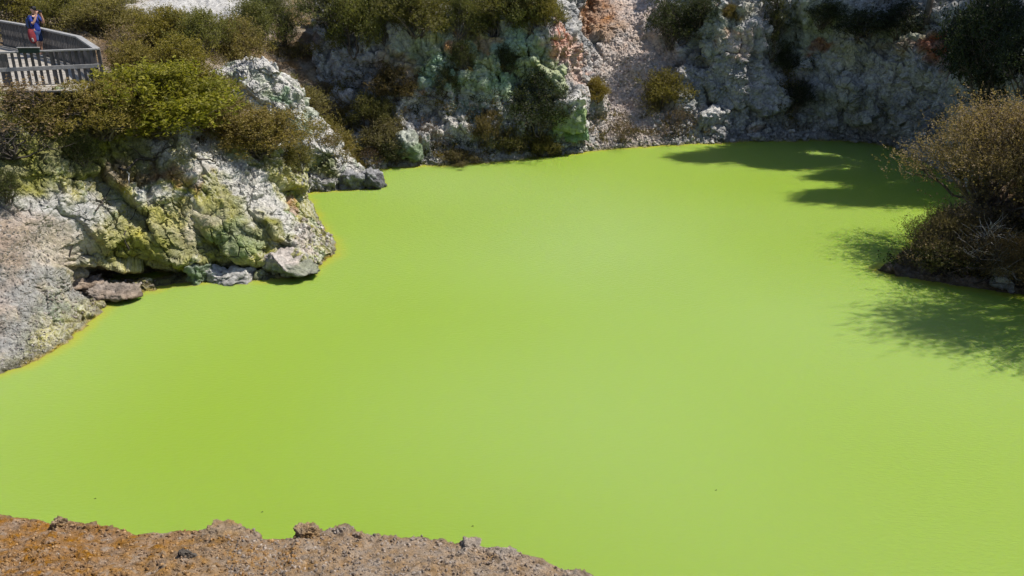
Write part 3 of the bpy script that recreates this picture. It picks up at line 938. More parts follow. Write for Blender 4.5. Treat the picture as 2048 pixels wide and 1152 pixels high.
# ------------------------------------------------------------------ vegetation
def tubes(paths, sides=5):
    """swept tubes along [(points, radii)]: vertices and quads"""
    V, Fq, n = [], [], 0
    for pts, rad in paths:
        pts = np.asarray(pts, dtype=np.float64)
        tang = np.gradient(pts, axis=0)
        tang /= np.linalg.norm(tang, axis=1)[:, None] + 1e-9
        ref = np.array((0.31, 0.17, 0.93)) if abs(tang[0][2]) < 0.8 else np.array((0.9, 0.3, 0.2))
        a = np.cross(tang, ref)
        a /= np.linalg.norm(a, axis=1)[:, None] + 1e-9
        b = np.cross(tang, a)
        th = np.linspace(0, 2 * np.pi, sides, endpoint=False)
        ring = (a[:, None] * np.cos(th)[None, :, None] + b[:, None] * np.sin(th)[None, :, None]) * np.asarray(rad)[:, None, None] + pts[:, None]
        V.append(ring.reshape(-1, 3))
        m = len(pts)
        i = np.arange(m * sides).reshape(m, sides) + n
        j = np.roll(i, -1, axis=1)
        Fq.append(np.stack([i[:-1], j[:-1], j[1:], i[1:]], -1).reshape(-1, 4))
        n += m * sides
    return np.concatenate(V), np.concatenate(Fq)


def curve(rng, a, b, n, bow, wig):
    a, b = np.asarray(a, float), np.asarray(b, float)
    t = np.linspace(0, 1, n)[:, None]
    L = np.linalg.norm(b - a)
    mid = (a + b) / 2 + bow * L + rng.normal(size=3) * wig * L
    p = (1 - t) ** 2 * a + 2 * t * (1 - t) * mid + t ** 2 * b
    p[1:-1] += rng.normal(size=(n - 2, 3)) * wig * L * 0.25
    return p


def plant(seed, R=1.2, H=1.7, clumps=18, sub=8, sprigs=16, leaves=8, leaf=(0.052, 0.017), sprig=0.2, palette=((0.1, 0.1, 0.03),) * 3,
          low=0.25, trunk=0.05, shell=0.55, up=0.5, fan=0.15, twigs=True, sub_r=0.22, flat=0.6, base_h=0.0):
    """a woody plant: stems reach to leaf clumps spread through a dome, each clump made of leafy sprigs"""
    rng = np.random.default_rng(seed)
    paths, LV, LC = [], [], []
    pal = np.array(palette)
    lop = rng.normal(size=3) * 0.15
    stems0 = [np.array((rng.normal() * 0.08 * R, rng.normal() * 0.08 * R, -0.25)) for _ in range(5)]
    hub = []
    if base_h > 0:                                # a real trunk under the crown
        b0 = np.array((0, 0, -0.3))
        b1 = np.array((rng.normal() * 0.1 * R, rng.normal() * 0.1 * R, base_h))
        p = curve(rng, b0, b1, 8, np.zeros(3), 0.05)
        paths.append((p, np.linspace(trunk * 1.25, trunk * 0.8, 8)))
        hub = [p[5], p[6], p[7]]
    for c in range(clumps):
        th = 2 * np.pi * (c * 0.618034 + rng.random() * 0.25)
        cz = low + (1 - low) * ((c + 0.5) / clumps)
        rr = np.sqrt(max(0.0, 1 - ((cz - low) / (1.02 - low)) ** 2)) * 0.55 + 0.45 * (1 - cz)
        rad = (shell + (1 - shell) * rng.random()) * (0.75 + 0.5 * rng.random())
        ctr = np.array((np.cos(th) * rr * rad * R, np.sin(th) * rr * rad * R, cz * H * (0.86 + 0.22 * rng.random())))
        ctr[:2] += lop[:2] * R * cz
        st = (hub[rng.integers(len(hub))] if hub else stems0[rng.integers(len(stems0))])
        p = curve(rng, st, ctr, 9, np.array((0, 0, -0.12 if rr > 0.5 else 0.05)), 0.10)
        tr = trunk * (0.45 if hub else (0.5 + 0.5 * rng.random()))
        paths.append((p, np.linspace(tr, tr * 0.22, 9)))
        tone = rng.random()
        ctone = pal[0] + (pal[1] - pal[0]) * tone
        out = ctr / (np.linalg.norm(ctr) + 1e-6)
        for s in range(sub):
            dv = rng.normal(size=3) * np.array((1, 1, flat)) * sub_r * R
            sc = ctr + dv
            sc[2] = max(sc[2], 0.06 * H)
            if twigs:
                q = curve(rng, p[5 + rng.integers(3)], sc, 5, np.zeros(3), 0.12)
                paths.append((q, np.linspace(tr * 0.28, tr * 0.1, 5)))
            n = max(1, int(sprigs * (0.6 + 0.8 * rng.random())))
            d = rng.normal(size=(n, 3)) * 0.6 + out * 0.55 + np.array((fan, 0, up))
            d /= np.linalg.norm(d, axis=1)[:, None]
            o0 = sc + rng.normal(size=(n, 3)) * 0.10 * R
            k = leaves
            t = (np.arange(k) + 0.5) / k
            ln = sprig * (0.6 + 0.8 * rng.random((n, 1, 1)))
            pos = o0[:, None] + d[:, None] * (t[None, :, None] * ln)
            pos = pos + rng.normal(size=pos.shape) * 0.012
            ld = d[:, None] * 0.7 + rng.normal(size=pos.shape) * 0.55
            ld /= np.linalg.norm(ld, axis=-1, keepdims=True)
            sd_ = np.cross(ld, rng.normal(size=pos.shape))
            sd_ /= np.linalg.norm(sd_, axis=-1, keepdims=True) + 1e-6
            l = leaf[0] * (0.6 + 0.8 * rng.random(pos.shape[:2]))[..., None]
            w = l * (leaf[1] / leaf[0])
            quad = np.stack([pos, pos + ld * l * 0.5 + sd_ * w, pos + ld * l, pos + ld * l * 0.5 - sd_ * w], 2)
            LV.append(quad.reshape(-1, 3))
            cc = ctone + (pal[2] - ctone) * (rng.random((n, 1, 1)) ** 2) * 0.9
            cc = cc * (0.7 + 0.6 * rng.random((n, k, 1)))
            LC.append(np.repeat(cc.reshape(-1, 3), 4, axis=0))
    LV, LC = np.concatenate(LV), np.concatenate(LC)
    LF = np.arange(len(LV)).reshape(-1, 4)
    big = [p for p in paths if p[1][0] > trunk * 0.4]
    small = [p for p in paths if p[1][0] <= trunk * 0.4]
    v1, f1 = tubes(big, 5)
    if small:
        v2, f2 = tubes(small, 3)
        v1, f1 = np.concatenate([v1, v2]), np.concatenate([f1, f2 + len(v1)])
    ext = np.percentile(np.linalg.norm(LV[:, :2], axis=1), 93)
    return (v1, f1), (LV, LF, LC), (ext, np.percentile(LV[:, 2], 97))


PAL = {
    'olive': ((0.125, 0.118, 0.028), (0.18, 0.152, 0.04), (0.25, 0.215, 0.06)),
    'lime': ((0.115, 0.116, 0.016), (0.17, 0.163, 0.022), (0.27, 0.245, 0.036)),
    'brown': ((0.128, 0.104, 0.034), (0.178, 0.138, 0.046), (0.25, 0.205, 0.07)),
    'dark': ((0.030, 0.040, 0.016), (0.050, 0.058, 0.020), (0.085, 0.085, 0.028)),
    'gold': ((0.14, 0.115, 0.022), (0.20, 0.155, 0.03), (0.26, 0.20, 0.045)),
    'russet': ((0.145, 0.112, 0.052), (0.20, 0.147, 0.070), (0.265, 0.195, 0.10)),
    'twig': ((0.13, 0.10, 0.06), (0.16, 0.12, 0.07), (0.20, 0.15, 0.09)),
}
PROTO = {}


def proto(kind, seed, **kw):
    pal = kw.pop('pal', kind)
    bark = kw.pop('bark', 'bark')
    PROTO.setdefault(kind, []).append((plant(seed, palette=PAL[pal], **kw), bark, []))


for k in range(4): proto('olive', 100 + k, clumps=20)
for k in range(2): proto('lime', 200 + k, clumps=24, sprigs=12, sprig=0.34, leaves=11, up=0.85, fan=-0.25, leaf=(0.085, 0.02))
for k in range(3): proto('brown', 300 + k, clumps=20, sprig=0.22, leaves=8, up=0.4, flat=0.5)
for k in range(3): proto('dark', 400 + k, clumps=20, sprigs=11)
for k in range(2): proto('gold', 500 + k, clumps=22, sub_r=0.24)
for k in range(2): proto('twig', 600 + k, clumps=14, sub=6, sprigs=5, leaves=6, trunk=0.04)
proto('bare', 650, pal='twig', clumps=22, sub=9, sprigs=1, leaves=2, trunk=0.055, bark='darkwood', low=0.1)
proto('pale', 660, pal='twig', clumps=24, sub=10, sprigs=1, leaves=1, trunk=0.035, bark='deadwood', low=0.1)
proto('bare', 651, pal='twig', clumps=20, sub=9, sprigs=1, leaves=3, trunk=0.05, bark='bark', low=0.1)
for k in range(2): proto('russet', 700 + k, R=2.2, H=3.0, clumps=30, sub=12, sprigs=18, leaves=8, sprig=0.26, trunk=0.085, sub_r=0.15, flat=0.45, low=0.22, shell=0.45, leaf=(0.042, 0.014), up=0.7)
for k in range(2): proto('column', 750 + k, pal='dark', R=0.7, H=3.4, clumps=22, sub=8, sprigs=9, low=0.08, shell=0.2, sub_r=0.32)
for k in range(3): proto('tree', 800 + k, pal='dark', R=3.2, H=7.0, clumps=40, sub=11, sprigs=14, leaves=9, leaf=(0.14, 0.045), sprig=0.42, trunk=0.22, low=0.36, shell=0.35, sub_r=0.16, base_h=2.6)

LEAFNAME = {'tree': 'crown', 'column': 'foliage'}
vcount = {}
rnd = random.Random(5)


def grow(kind, loc, w, h, label, cat='shrub', name='shrub', group=None, tint=(1, 1, 1), rz=None, sink=0.0, tilt=(0, 0)):
    """one plant as a thing of its own with its stems and foliage as parts; later plants of a kind share mesh data"""
    i = vcount.get(kind, 0)
    vcount[kind] = i + 1
    protos = PROTO[kind]
    k = i % len(protos)
    (stem, leaf, (R, H)), bark, made = protos[k]
    s = (w / (2.0 * R), w / (2.0 * R), 0.8 * h / H)
    root = empty(name, (loc[0], loc[1], loc[2] - sink), rnd.uniform(0, 6.28) if rz is None else rz, s)
    root.rotation_euler[0], root.rotation_euler[1] = tilt
    tag(root, label, cat, group)
    if not made:
        a = mesh_np('trunk' if kind == 'tree' else 'stems', stem[0], stem[1], M[bark], root)
        b = mesh_np('crown' if kind == 'tree' else 'foliage', leaf[0], leaf[1], M['leaf'], root, col=leaf[2], smooth=False)
        made.extend([a, b])
    else:
        for src in made:
            c = src.copy()
            C.objects.link(c)
            c.parent = root
            b = c
    b.color = (*tint, 1)
    return root


SHR_HILL = 'scrub shrubs on the left hillside'
SHR_RIM = 'scrub shrubs along the rim of the far wall'
SHR_WALL = 'shrubs clinging to the far wall'
SHR_COVE = 'shrubs in the gully behind the white spur'
SHR_RIGHT = 'shrubs on the right bank'

# kind, base px, base py, width px, height px, label, group, tint
shrubs = [
    ('lime', 318, 258, 270, 150, 'bright yellow-green feathery shrub crowning the pale promontory', SHR_HILL, (1.1, 1.1, 1)),
    ('olive', 205, 262, 190, 120, 'olive shrub just left of the bright yellow-green one, below the boardwalk corner', SHR_HILL, (1.1, 1.0, 1)),
    ('brown', 440, 250, 160, 88, 'brown shrub touching the right side of the bright yellow-green one', SHR_HILL, (1, 1, 1)),
    ('brown', 535, 300, 190, 105, 'brown shrub with dark forked stems leaning over the white slope of the promontory', SHR_HILL, (1.05, 1.0, 0.9)),
    ('olive', 600, 338, 85, 62, 'small olive shrub between the white slope and the foot of the spur', SHR_HILL, (0.9, 0.9, 1)),
    ('twig', 60, 250, 260, 115, 'wide grey-brown twiggy shrub under the boardwalk at the left edge', SHR_HILL, (1.1, 1.0, 0.9)),
    ('olive', 120, 235, 170, 75, 'low olive shrub in front of the lower slats of the boardwalk', SHR_HILL, (1.0, 0.92, 1)),
    ('bare', 25, 300, 220, 95, 'dead dark-branched shrub hanging over the rock at the left edge', SHR_HILL, (1, 1, 1)),
    ('dark', 170, 325, 70, 75, 'small dark bush growing on the olive rock face under the left scrub', SHR_HILL, (1.2, 1.2, 1)),
    ('dark', 12, 395, 75, 75, 'small dark bush at the left edge above the pale beach', SHR_HILL, (1.2, 1.2, 1)),
    ('gold', 372, 172, 138, 115, 'golden olive shrub directly above the bright yellow-green one', SHR_HILL, (1, 1.05, 1)),
    ('olive', 262, 160, 120, 94, 'olive shrub touching the right-hand corner of the boardwalk', SHR_HILL, (1.1, 1.0, 1)),
    ('brown', 425, 190, 110, 50, 'small brown shrub left of the white dome of the spur', SHR_HILL, (0.95, 1.0, 1)),
    ('twig', 250, 112, 138, 81, 'grey twiggy shrub on the slope right of the boardwalk bend', SHR_HILL, (1.15, 1.1, 1)),
    ('gold', 330, 95, 138, 94, 'golden shrub in the middle of the upper left slope', SHR_HILL, (0.95, 1.0, 1)),
    ('olive', 400, 105, 120, 101, 'olive shrub with a bent black stem below the pale scree', SHR_HILL, (0.85, 0.95, 1)),
    ('brown', 478, 120, 120, 101, 'brown shrub above the white dome of the spur', SHR_HILL, (1.0, 1.0, 1)),
    ('brown', 190, 62, 138, 84, 'brown shrub behind the sloping back handrail of the boardwalk', SHR_HILL, (1, 1.05, 1)),
    ('olive', 120, 50, 120, 84, 'olive shrub behind the photographer on the boardwalk', SHR_HILL, (0.95, 1, 1)),
    ('olive', 22, 48, 138, 101, 'olive shrub behind the left end of the boardwalk', SHR_HILL, (1.05, 1.05, 1)),
    ('brown', 275, 58, 120, 50, 'brown shrub on the skyline slope just below the pale scree', SHR_HILL, (1.0, 1.05, 1)),
    ('olive', 200, 22, 138, 81, 'dark olive shrub at the top edge above the boardwalk bend', SHR_HILL, (0.75, 0.85, 1)),
    ('olive', 70, 14, 147, 81, 'dark olive shrub at the top left corner', SHR_HILL, (0.75, 0.85, 1)),
    ('brown', 345, 56, 110, 32, 'low brown shrub at the lower edge of the pale scree', SHR_HILL, (1.0, 1.0, 1)),
    ('olive', 455, 74, 90, 38, 'small olive shrub on the pale scree right of its middle', SHR_HILL, (0.85, 0.9, 1)),
    # gully behind the spur
    ('brown', 595, 200, 120, 75, 'brown shrub right behind the white dome of the spur', SHR_COVE, (0.9, 0.95, 1), 40.5),
    ('olive', 640, 245, 120, 95, 'olive shrub behind the shoulder of the spur', SHR_COVE, (0.95, 0.9, 1), 40.0),
    ('gold', 665, 285, 130, 80, 'golden olive shrub half way down behind the spur', SHR_COVE, (0.85, 0.85, 1), 39.8),
    ('olive', 735, 255, 100, 80, 'olive shrub in the gully against the blue-grey wall', SHR_COVE, (0.75, 0.8, 1)),
    ('brown', 765, 300, 110, 80, 'brown shrub at the mouth of the gully above the water', SHR_COVE, (0.7, 0.75, 1)),
    ('dark', 790, 326, 70, 60, 'dark bush at the waterline where the gully ends', SHR_COVE, (0.9, 0.9, 1)),
    ('twig', 745, 325, 60, 40, 'small twiggy bush on the low rocks behind the spur tip', SHR_COVE, (0.9, 0.8, 0.8)),
    ('olive', 560, 140, 90, 55, 'small olive shrub beside the top of the white dome', SHR_COVE, (0.85, 0.9, 1), 40.5),
    # rim of the far wall
    ('olive', 526, 86, 128, 100, 'olive shrub at the left end of the far rim', SHR_RIM, (0.7, 0.8, 1)),
    ('olive', 549, 40, 105, 81, 'dark shrub at the top edge left of the grey outcrop', SHR_RIM, (0.6, 0.7, 1)),
    ('dark', 575, 94, 54, 88, 'dark bush in the hollow left of the grey outcrop', SHR_RIM, (0.8, 0.8, 1)),
    ('olive', 707, 99, 125, 132, 'olive shrub hanging over the wall right of the grey outcrop', SHR_RIM, (0.8, 0.9, 0.9)),
    ('olive', 666, 44, 137, 88, 'olive shrub above the grey outcrop', SHR_RIM, (0.65, 0.75, 1)),
    ('olive', 773, 77, 132, 118, 'second shrub along the rim right of the grey outcrop', SHR_RIM, (0.7, 0.8, 1)),
    ('gold', 834, 63, 132, 102, 'gold-flecked shrub on the rim above the ochre streaks', SHR_RIM, (0.6, 0.7, 1)),
    ('olive', 916, 68, 97, 103, 'olive shrub on the rim above the green rock', SHR_RIM, (0.7, 0.8, 1)),
    ('gold', 997, 63, 131, 115, 'gold-flecked shrub on the rim above the middle of the green rock', SHR_RIM, (0.6, 0.7, 1)),
    ('olive', 1060, 54, 120, 107, 'olive shrub on the rim left of the pink ridge', SHR_RIM, (0.7, 0.8, 1)),
    ('gold', 1094, 50, 76, 81, 'yellowish shrub at the very top of the pink ridge', SHR_RIM, (0.8, 0.85, 1)),
    ('olive', 737, 21, 126, 60, 'shrub at the top edge above the rim right of the outcrop', SHR_RIM, (0.6, 0.7, 1)),
    ('olive', 831, 17, 140, 82, 'shrub at the top edge above the ochre streaks', SHR_RIM, (0.65, 0.75, 1)),
    ('olive', 933, 16, 145, 72, 'shrub at the top edge above the green rock', SHR_RIM, (0.65, 0.75, 1)),
    ('olive', 1027, 16, 152, 79, 'shrub at the top edge left of the pink ridge', SHR_RIM, (0.65, 0.75, 1)),
    # on the wall
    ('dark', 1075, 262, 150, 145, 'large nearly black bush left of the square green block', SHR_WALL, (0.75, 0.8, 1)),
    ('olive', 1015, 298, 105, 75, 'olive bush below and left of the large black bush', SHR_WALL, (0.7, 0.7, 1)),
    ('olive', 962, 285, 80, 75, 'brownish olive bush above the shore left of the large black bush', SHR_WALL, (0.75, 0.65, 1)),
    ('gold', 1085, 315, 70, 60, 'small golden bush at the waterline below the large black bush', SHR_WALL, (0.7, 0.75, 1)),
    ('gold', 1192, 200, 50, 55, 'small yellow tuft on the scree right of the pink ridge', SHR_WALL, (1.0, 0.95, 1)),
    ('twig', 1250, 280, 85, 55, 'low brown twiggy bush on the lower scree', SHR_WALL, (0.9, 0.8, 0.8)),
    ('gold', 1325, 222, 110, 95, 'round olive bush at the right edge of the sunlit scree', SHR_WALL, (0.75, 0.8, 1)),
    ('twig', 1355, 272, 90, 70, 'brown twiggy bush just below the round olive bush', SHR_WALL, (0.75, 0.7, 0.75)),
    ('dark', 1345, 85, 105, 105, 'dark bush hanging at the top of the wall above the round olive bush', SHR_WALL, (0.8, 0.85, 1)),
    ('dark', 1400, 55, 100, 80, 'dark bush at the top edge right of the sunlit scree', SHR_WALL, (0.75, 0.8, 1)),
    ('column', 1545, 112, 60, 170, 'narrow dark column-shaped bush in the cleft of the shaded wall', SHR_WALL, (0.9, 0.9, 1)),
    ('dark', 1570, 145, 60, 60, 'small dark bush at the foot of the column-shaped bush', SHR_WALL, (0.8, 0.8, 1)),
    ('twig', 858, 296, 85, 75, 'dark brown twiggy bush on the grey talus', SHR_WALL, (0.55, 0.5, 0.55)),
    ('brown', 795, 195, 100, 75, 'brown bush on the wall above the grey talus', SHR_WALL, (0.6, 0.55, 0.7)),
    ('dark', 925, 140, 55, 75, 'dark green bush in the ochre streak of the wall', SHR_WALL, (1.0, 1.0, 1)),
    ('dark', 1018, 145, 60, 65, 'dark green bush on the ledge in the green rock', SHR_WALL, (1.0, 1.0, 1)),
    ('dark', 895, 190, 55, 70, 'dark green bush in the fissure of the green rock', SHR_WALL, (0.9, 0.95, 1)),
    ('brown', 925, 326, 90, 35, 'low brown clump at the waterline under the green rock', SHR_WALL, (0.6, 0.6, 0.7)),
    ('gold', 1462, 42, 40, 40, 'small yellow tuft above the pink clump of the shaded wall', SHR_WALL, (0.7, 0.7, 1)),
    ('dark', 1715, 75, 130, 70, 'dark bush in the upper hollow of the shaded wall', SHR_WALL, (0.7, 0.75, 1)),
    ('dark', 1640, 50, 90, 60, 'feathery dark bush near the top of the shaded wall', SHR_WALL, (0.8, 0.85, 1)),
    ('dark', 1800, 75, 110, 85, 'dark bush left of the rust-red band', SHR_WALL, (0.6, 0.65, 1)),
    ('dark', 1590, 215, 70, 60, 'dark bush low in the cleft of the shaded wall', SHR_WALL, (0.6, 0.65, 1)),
    ('dark', 1985, 205, 200, 230, 'large dark shrub hanging over the wall behind the russet shrub', SHR_WALL, (0.6, 0.7, 1)),  # tints of these hanging shrubs are darkened to stand for tree shade
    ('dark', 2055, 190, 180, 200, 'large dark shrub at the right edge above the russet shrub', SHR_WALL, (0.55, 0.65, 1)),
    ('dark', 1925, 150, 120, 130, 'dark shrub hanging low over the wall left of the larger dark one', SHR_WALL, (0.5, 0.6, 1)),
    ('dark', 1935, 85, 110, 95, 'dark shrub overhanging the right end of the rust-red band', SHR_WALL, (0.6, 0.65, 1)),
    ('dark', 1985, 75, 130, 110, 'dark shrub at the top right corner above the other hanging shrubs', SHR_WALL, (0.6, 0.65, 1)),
    # right bank
    ('russet', 1978, 405, 320, 245, 'large russet shrub with fine twigs on the right bank', SHR_RIGHT, (0.98, 0.95, 1.05)),
    ('russet', 2090, 400, 240, 200, 'russet shrub at the right edge behind the bank', SHR_RIGHT, (0.95, 0.95, 1)),
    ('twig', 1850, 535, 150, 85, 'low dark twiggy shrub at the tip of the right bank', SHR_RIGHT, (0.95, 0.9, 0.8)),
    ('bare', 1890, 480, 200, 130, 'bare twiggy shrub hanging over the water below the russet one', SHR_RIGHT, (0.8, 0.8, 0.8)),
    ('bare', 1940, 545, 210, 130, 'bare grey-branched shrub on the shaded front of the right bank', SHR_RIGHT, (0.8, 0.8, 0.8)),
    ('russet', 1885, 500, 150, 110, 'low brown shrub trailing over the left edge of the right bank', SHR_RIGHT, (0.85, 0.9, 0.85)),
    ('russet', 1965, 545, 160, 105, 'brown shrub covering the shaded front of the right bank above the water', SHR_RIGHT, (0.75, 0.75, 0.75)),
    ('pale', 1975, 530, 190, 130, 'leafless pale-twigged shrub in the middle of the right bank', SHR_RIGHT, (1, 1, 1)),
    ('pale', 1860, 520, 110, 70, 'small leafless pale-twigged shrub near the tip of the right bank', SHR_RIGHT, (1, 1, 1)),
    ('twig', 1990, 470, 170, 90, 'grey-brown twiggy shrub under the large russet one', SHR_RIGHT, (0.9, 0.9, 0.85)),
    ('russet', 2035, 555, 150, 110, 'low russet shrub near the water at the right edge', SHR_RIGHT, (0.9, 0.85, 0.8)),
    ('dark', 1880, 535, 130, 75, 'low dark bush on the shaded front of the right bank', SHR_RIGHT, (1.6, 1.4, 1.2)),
]
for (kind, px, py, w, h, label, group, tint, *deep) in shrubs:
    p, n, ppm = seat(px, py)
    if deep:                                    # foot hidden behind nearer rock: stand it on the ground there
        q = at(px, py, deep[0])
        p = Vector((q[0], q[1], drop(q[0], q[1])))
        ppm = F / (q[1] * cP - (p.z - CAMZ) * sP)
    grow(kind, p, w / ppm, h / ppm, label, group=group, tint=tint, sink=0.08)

# trees on top of the shaded wall: dark crowns at the upper right, and the ones that shade the wall
TREES = 'dark trees on top of the shaded wall'
trees = [
    (24.6, 45.6, 4.6, 5.2, 'dark tree overhanging the rust-red band at the upper right'),
    (27.8, 43.8, 5.6, 6.4, 'large dark tree filling the upper right corner'),
    (26.8, 39.6, 4.2, 4.6, 'dark tree at the right edge just behind the russet shrub'),
    (20.6, 50.2, 4.6, 5.0, 'dark tree at the top edge above the hollow of the shaded wall'),
    (20.8, 44.8, 4.0, 16.0, None), (22.6, 43.2, 3.4, 12.0, None), (24.6, 40.2, 2.8, 10.5, None), (25.8, 37.8, 2.6, 8.5, None), (22.9, 36.7, 3.0, 11.0, None),
    (22.5, 48.6, 6.0, 11.0, None), (25.0, 50.0, 6.5, 11.0, None), (28.5, 47.5, 7.0, 12.0, None), (32.5, 44.5, 6.5, 10.5, None), (30.5, 40.5, 4.0, 9.0, None), (27.5, 52.5, 7.0, 11.0, None), (18.0, 50.6, 4.4, 9.5, None),
]
for i, (x, y, w, h, label) in enumerate(trees):
    z = drop(x, y)
    grow('tree', (x, y, z), w, h, label or 'dark tree on the plateau behind the shaded wall', 'tree', 'tree', TREES, (0.8, 0.85, 1), sink=0.15)

# an upright shrub further along the right bank, outside the picture, that shades the near water
p = (18.3, 23.0, drop(18.3, 23.0))
grow('russet', p, 6.6, 11.5, 'tall shrub on the right bank beyond the right edge of the picture', 'tree', 'tree', None, (1.2, 1.1, 1), sink=0.15)

# low scrub between the shrubs: ground cover nobody could count
def undergrowth(name, label, boxes, seed, pals):
    rng = np.random.default_rng(seed)
    LV, LC = [], []
    for (x0, y0, x1, y1, n, size) in boxes:
        for k in range(n):
            hit = BVH.ray_cast(EYE, ray(rng.uniform(x0, x1), rng.uniform(y0, y1)).normalized())
            if hit[0] is None or hit[0].z < 0.25: continue
            c = np.array(hit[0])
            if c[0] < -13.0 and 25.6 < c[1] < 38.5 and c[0] > -26: continue
            pal = np.array(PAL[pals[rng.integers(len(pals))]])
            r = size * (0.6 + 0.8 * rng.random())
            ns, nl = 16, 8
            d = rng.normal(size=(ns, 3)) * np.array((0.7, 0.7, 0.35)) + np.array((0, 0, 0.75))
            d /= np.linalg.norm(d, axis=1)[:, None]
            o0 = c + rng.normal(size=(ns, 3)) * np.array((0.45, 0.45, 0.12)) * r
            t = (np.arange(nl) + 0.5) / nl
            pos = o0[:, None] + d[:, None] * t[None, :, None] * r * (0.5 + 0.7 * rng.random((ns, 1, 1))) + rng.normal(size=(ns, nl, 3)) * 0.02
            ld = d[:, None] * 0.6 + rng.normal(size=pos.shape) * 0.6
            ld /= np.linalg.norm(ld, axis=-1, keepdims=True)
            sd_ = np.cross(ld, rng.normal(size=pos.shape))
            sd_ /= np.linalg.norm(sd_, axis=-1, keepdims=True) + 1e-6
            l = 0.07 * (0.6 + 0.8 * rng.random(pos.shape[:2]))[..., None]
            quad = np.stack([pos, pos + ld * l * 0.5 + sd_ * l * 0.3, pos + ld * l, pos + ld * l * 0.5 - sd_ * l * 0.3], 2)
            LV.append(quad.reshape(-1, 3))
            tone = pal[0] + (pal[1] - pal[0]) * rng.random()
            cc = tone * (0.7 + 0.6 * rng.random((ns, nl, 1)))
            LC.append(np.repeat(cc.reshape(-1, 3), 4, axis=0))
    LV = np.concatenate(LV)
    o = mesh_np(name, LV, np.arange(len(LV)).reshape(-1, 4), M['leaf'], col=np.concatenate(LC), smooth=False)
    return tag(o, label, 'undergrowth', kind='stuff')


undergrowth('undergrowth', 'low brown and olive scrub covering the left hillside between the shrubs',
            [(0, 20, 260, 90, 120, 0.6), (200, 50, 500, 130, 180, 0.6), (200, 120, 450, 240, 170, 0.5), (0, 170, 330, 280, 150, 0.42), (400, 240, 560, 290, 40, 0.35), (640, 150, 700, 300, 60, 0.45), (540, 95, 640, 120, 30, 0.4), (680, 220, 790, 325, 90, 0.45)], 31, ['brown', 'olive', 'brown', 'twig'])
undergrowth('undergrowth', 'low dark scrub along the rim of the far wall',
            [(500, 0, 1100, 60, 150, 0.5)], 32, ['olive', 'dark', 'gold'])
undergrowth('undergrowth', 'low dry scrub and dead twigs on the right bank',
            [(1780, 430, 2048, 575, 260, 0.35)], 33, ['twig', 'brown', 'dark'])
undergrowth('undergrowth', 'sparse dry tufts at the foot of the far wall',
            [(800, 285, 1120, 322, 90, 0.3), (1180, 230, 1420, 290, 50, 0.28), (1560, 120, 1620, 260, 40, 0.4), (700, 130, 1000, 240, 60, 0.35)], 34, ['twig', 'brown', 'dark'])

# ------------------------------------------------------------------ timber boardwalk lookout
def box_np(c, sx, sy, sz, rz=0.0):
    q = np.array([(x, y, z) for x in (-.5, .5) for y in (-.5, .5) for z in (-.5, .5)]) * (sx, sy, sz)
    cz, sz_ = math.cos(rz), math.sin(rz)
    q = np.stack([q[:, 0] * cz - q[:, 1] * sz_, q[:, 0] * sz_ + q[:, 1] * cz, q[:, 2]], -1)
    f = np.array([(0, 1, 3, 2), (4, 6, 7, 5), (0, 4, 5, 1), (2, 3, 7, 6), (0, 2, 6, 4), (1, 5, 7, 3)])
    return q + np.array(c), f


def beam(p, q, w, h):
    """a squared timber between two points"""
    p, q = np.array(p), np.array(q)
    d = q - p
    L = np.linalg.norm(d)
    d /= L
    s_ = np.cross(d, (0, 0, 1.0))
    s_ /= np.linalg.norm(s_) + 1e-9
    u = np.cross(s_, d)
    V = [e + s_ * a * w / 2 + u * b * h / 2 for e in (p, q) for a, b in ((-1, -1), (1, -1), (1, 1), (-1, 1))]
    f = [(0, 1, 2, 3), (7, 6, 5, 4), (0, 4, 5, 1), (1, 5, 6, 2), (2, 6, 7, 3), (3, 7, 4, 0)]
    return np.array(V), np.array(f)


def part(name, vf, mat, parent, bev=0.006):
    o = mesh_np(name, vf[0], vf[1], mat, parent, smooth=False)
    if bev:
        m = o.modifiers.new("bevel", 'BEVEL')
        m.width = bev
        m.segments = 1
    return o


DECKZ, RAILZ = 6.0, 7.0


def rail_point(px, py, z):
    """where the line of sight of a handrail pixel meets the handrail's height"""
    r = ray(px, py)
    t = (z - CAMZ) / r.z
    return np.array((r.x * t, r.y * t, z))


walk = empty('boardwalk', (0, 0, 0))
tag(walk, 'weathered grey timber boardwalk lookout with slatted railings on the upper left slope', 'boardwalk')
front = [rail_point(-150, 111, RAILZ), rail_point(0, 106, RAILZ), rail_point(193, 98, RAILZ)]
back = [rail_point(193, 98, RAILZ), rail_point(157, 74, RAILZ), rail_point(48, 50, RAILZ), rail_point(0, 42, RAILZ), rail_point(-150, 30, RAILZ)]
part('handrail', beam(front[0], front[2] + (0.05, 0, 0), 0.13, 0.05), M['rail'], walk)
for a, b in zip(back[:-1], back[1:]):
    part('handrail', beam(a + (0, 0, 0.003), b + (0, 0, 0.003), 0.20, 0.06), M['rail'], walk)
lo = np.array((0, 0, RAILZ - DECKZ))
part('kickboard', beam(front[0] - lo * 0.50 + (0, -0.04, 0), front[2] - lo * 0.50 + (0, -0.04, 0), 0.05, 0.12), M['rail'], walk)
for a, b in zip(back[:-1], back[1:]):
    part('midrail', beam(a - lo * 0.5, b - lo * 0.5, 0.06, 0.09), M['timber'], walk)
    part('midrail', beam(a - lo * 0.92, b - lo * 0.92, 0.06, 0.09), M['timber'], walk)


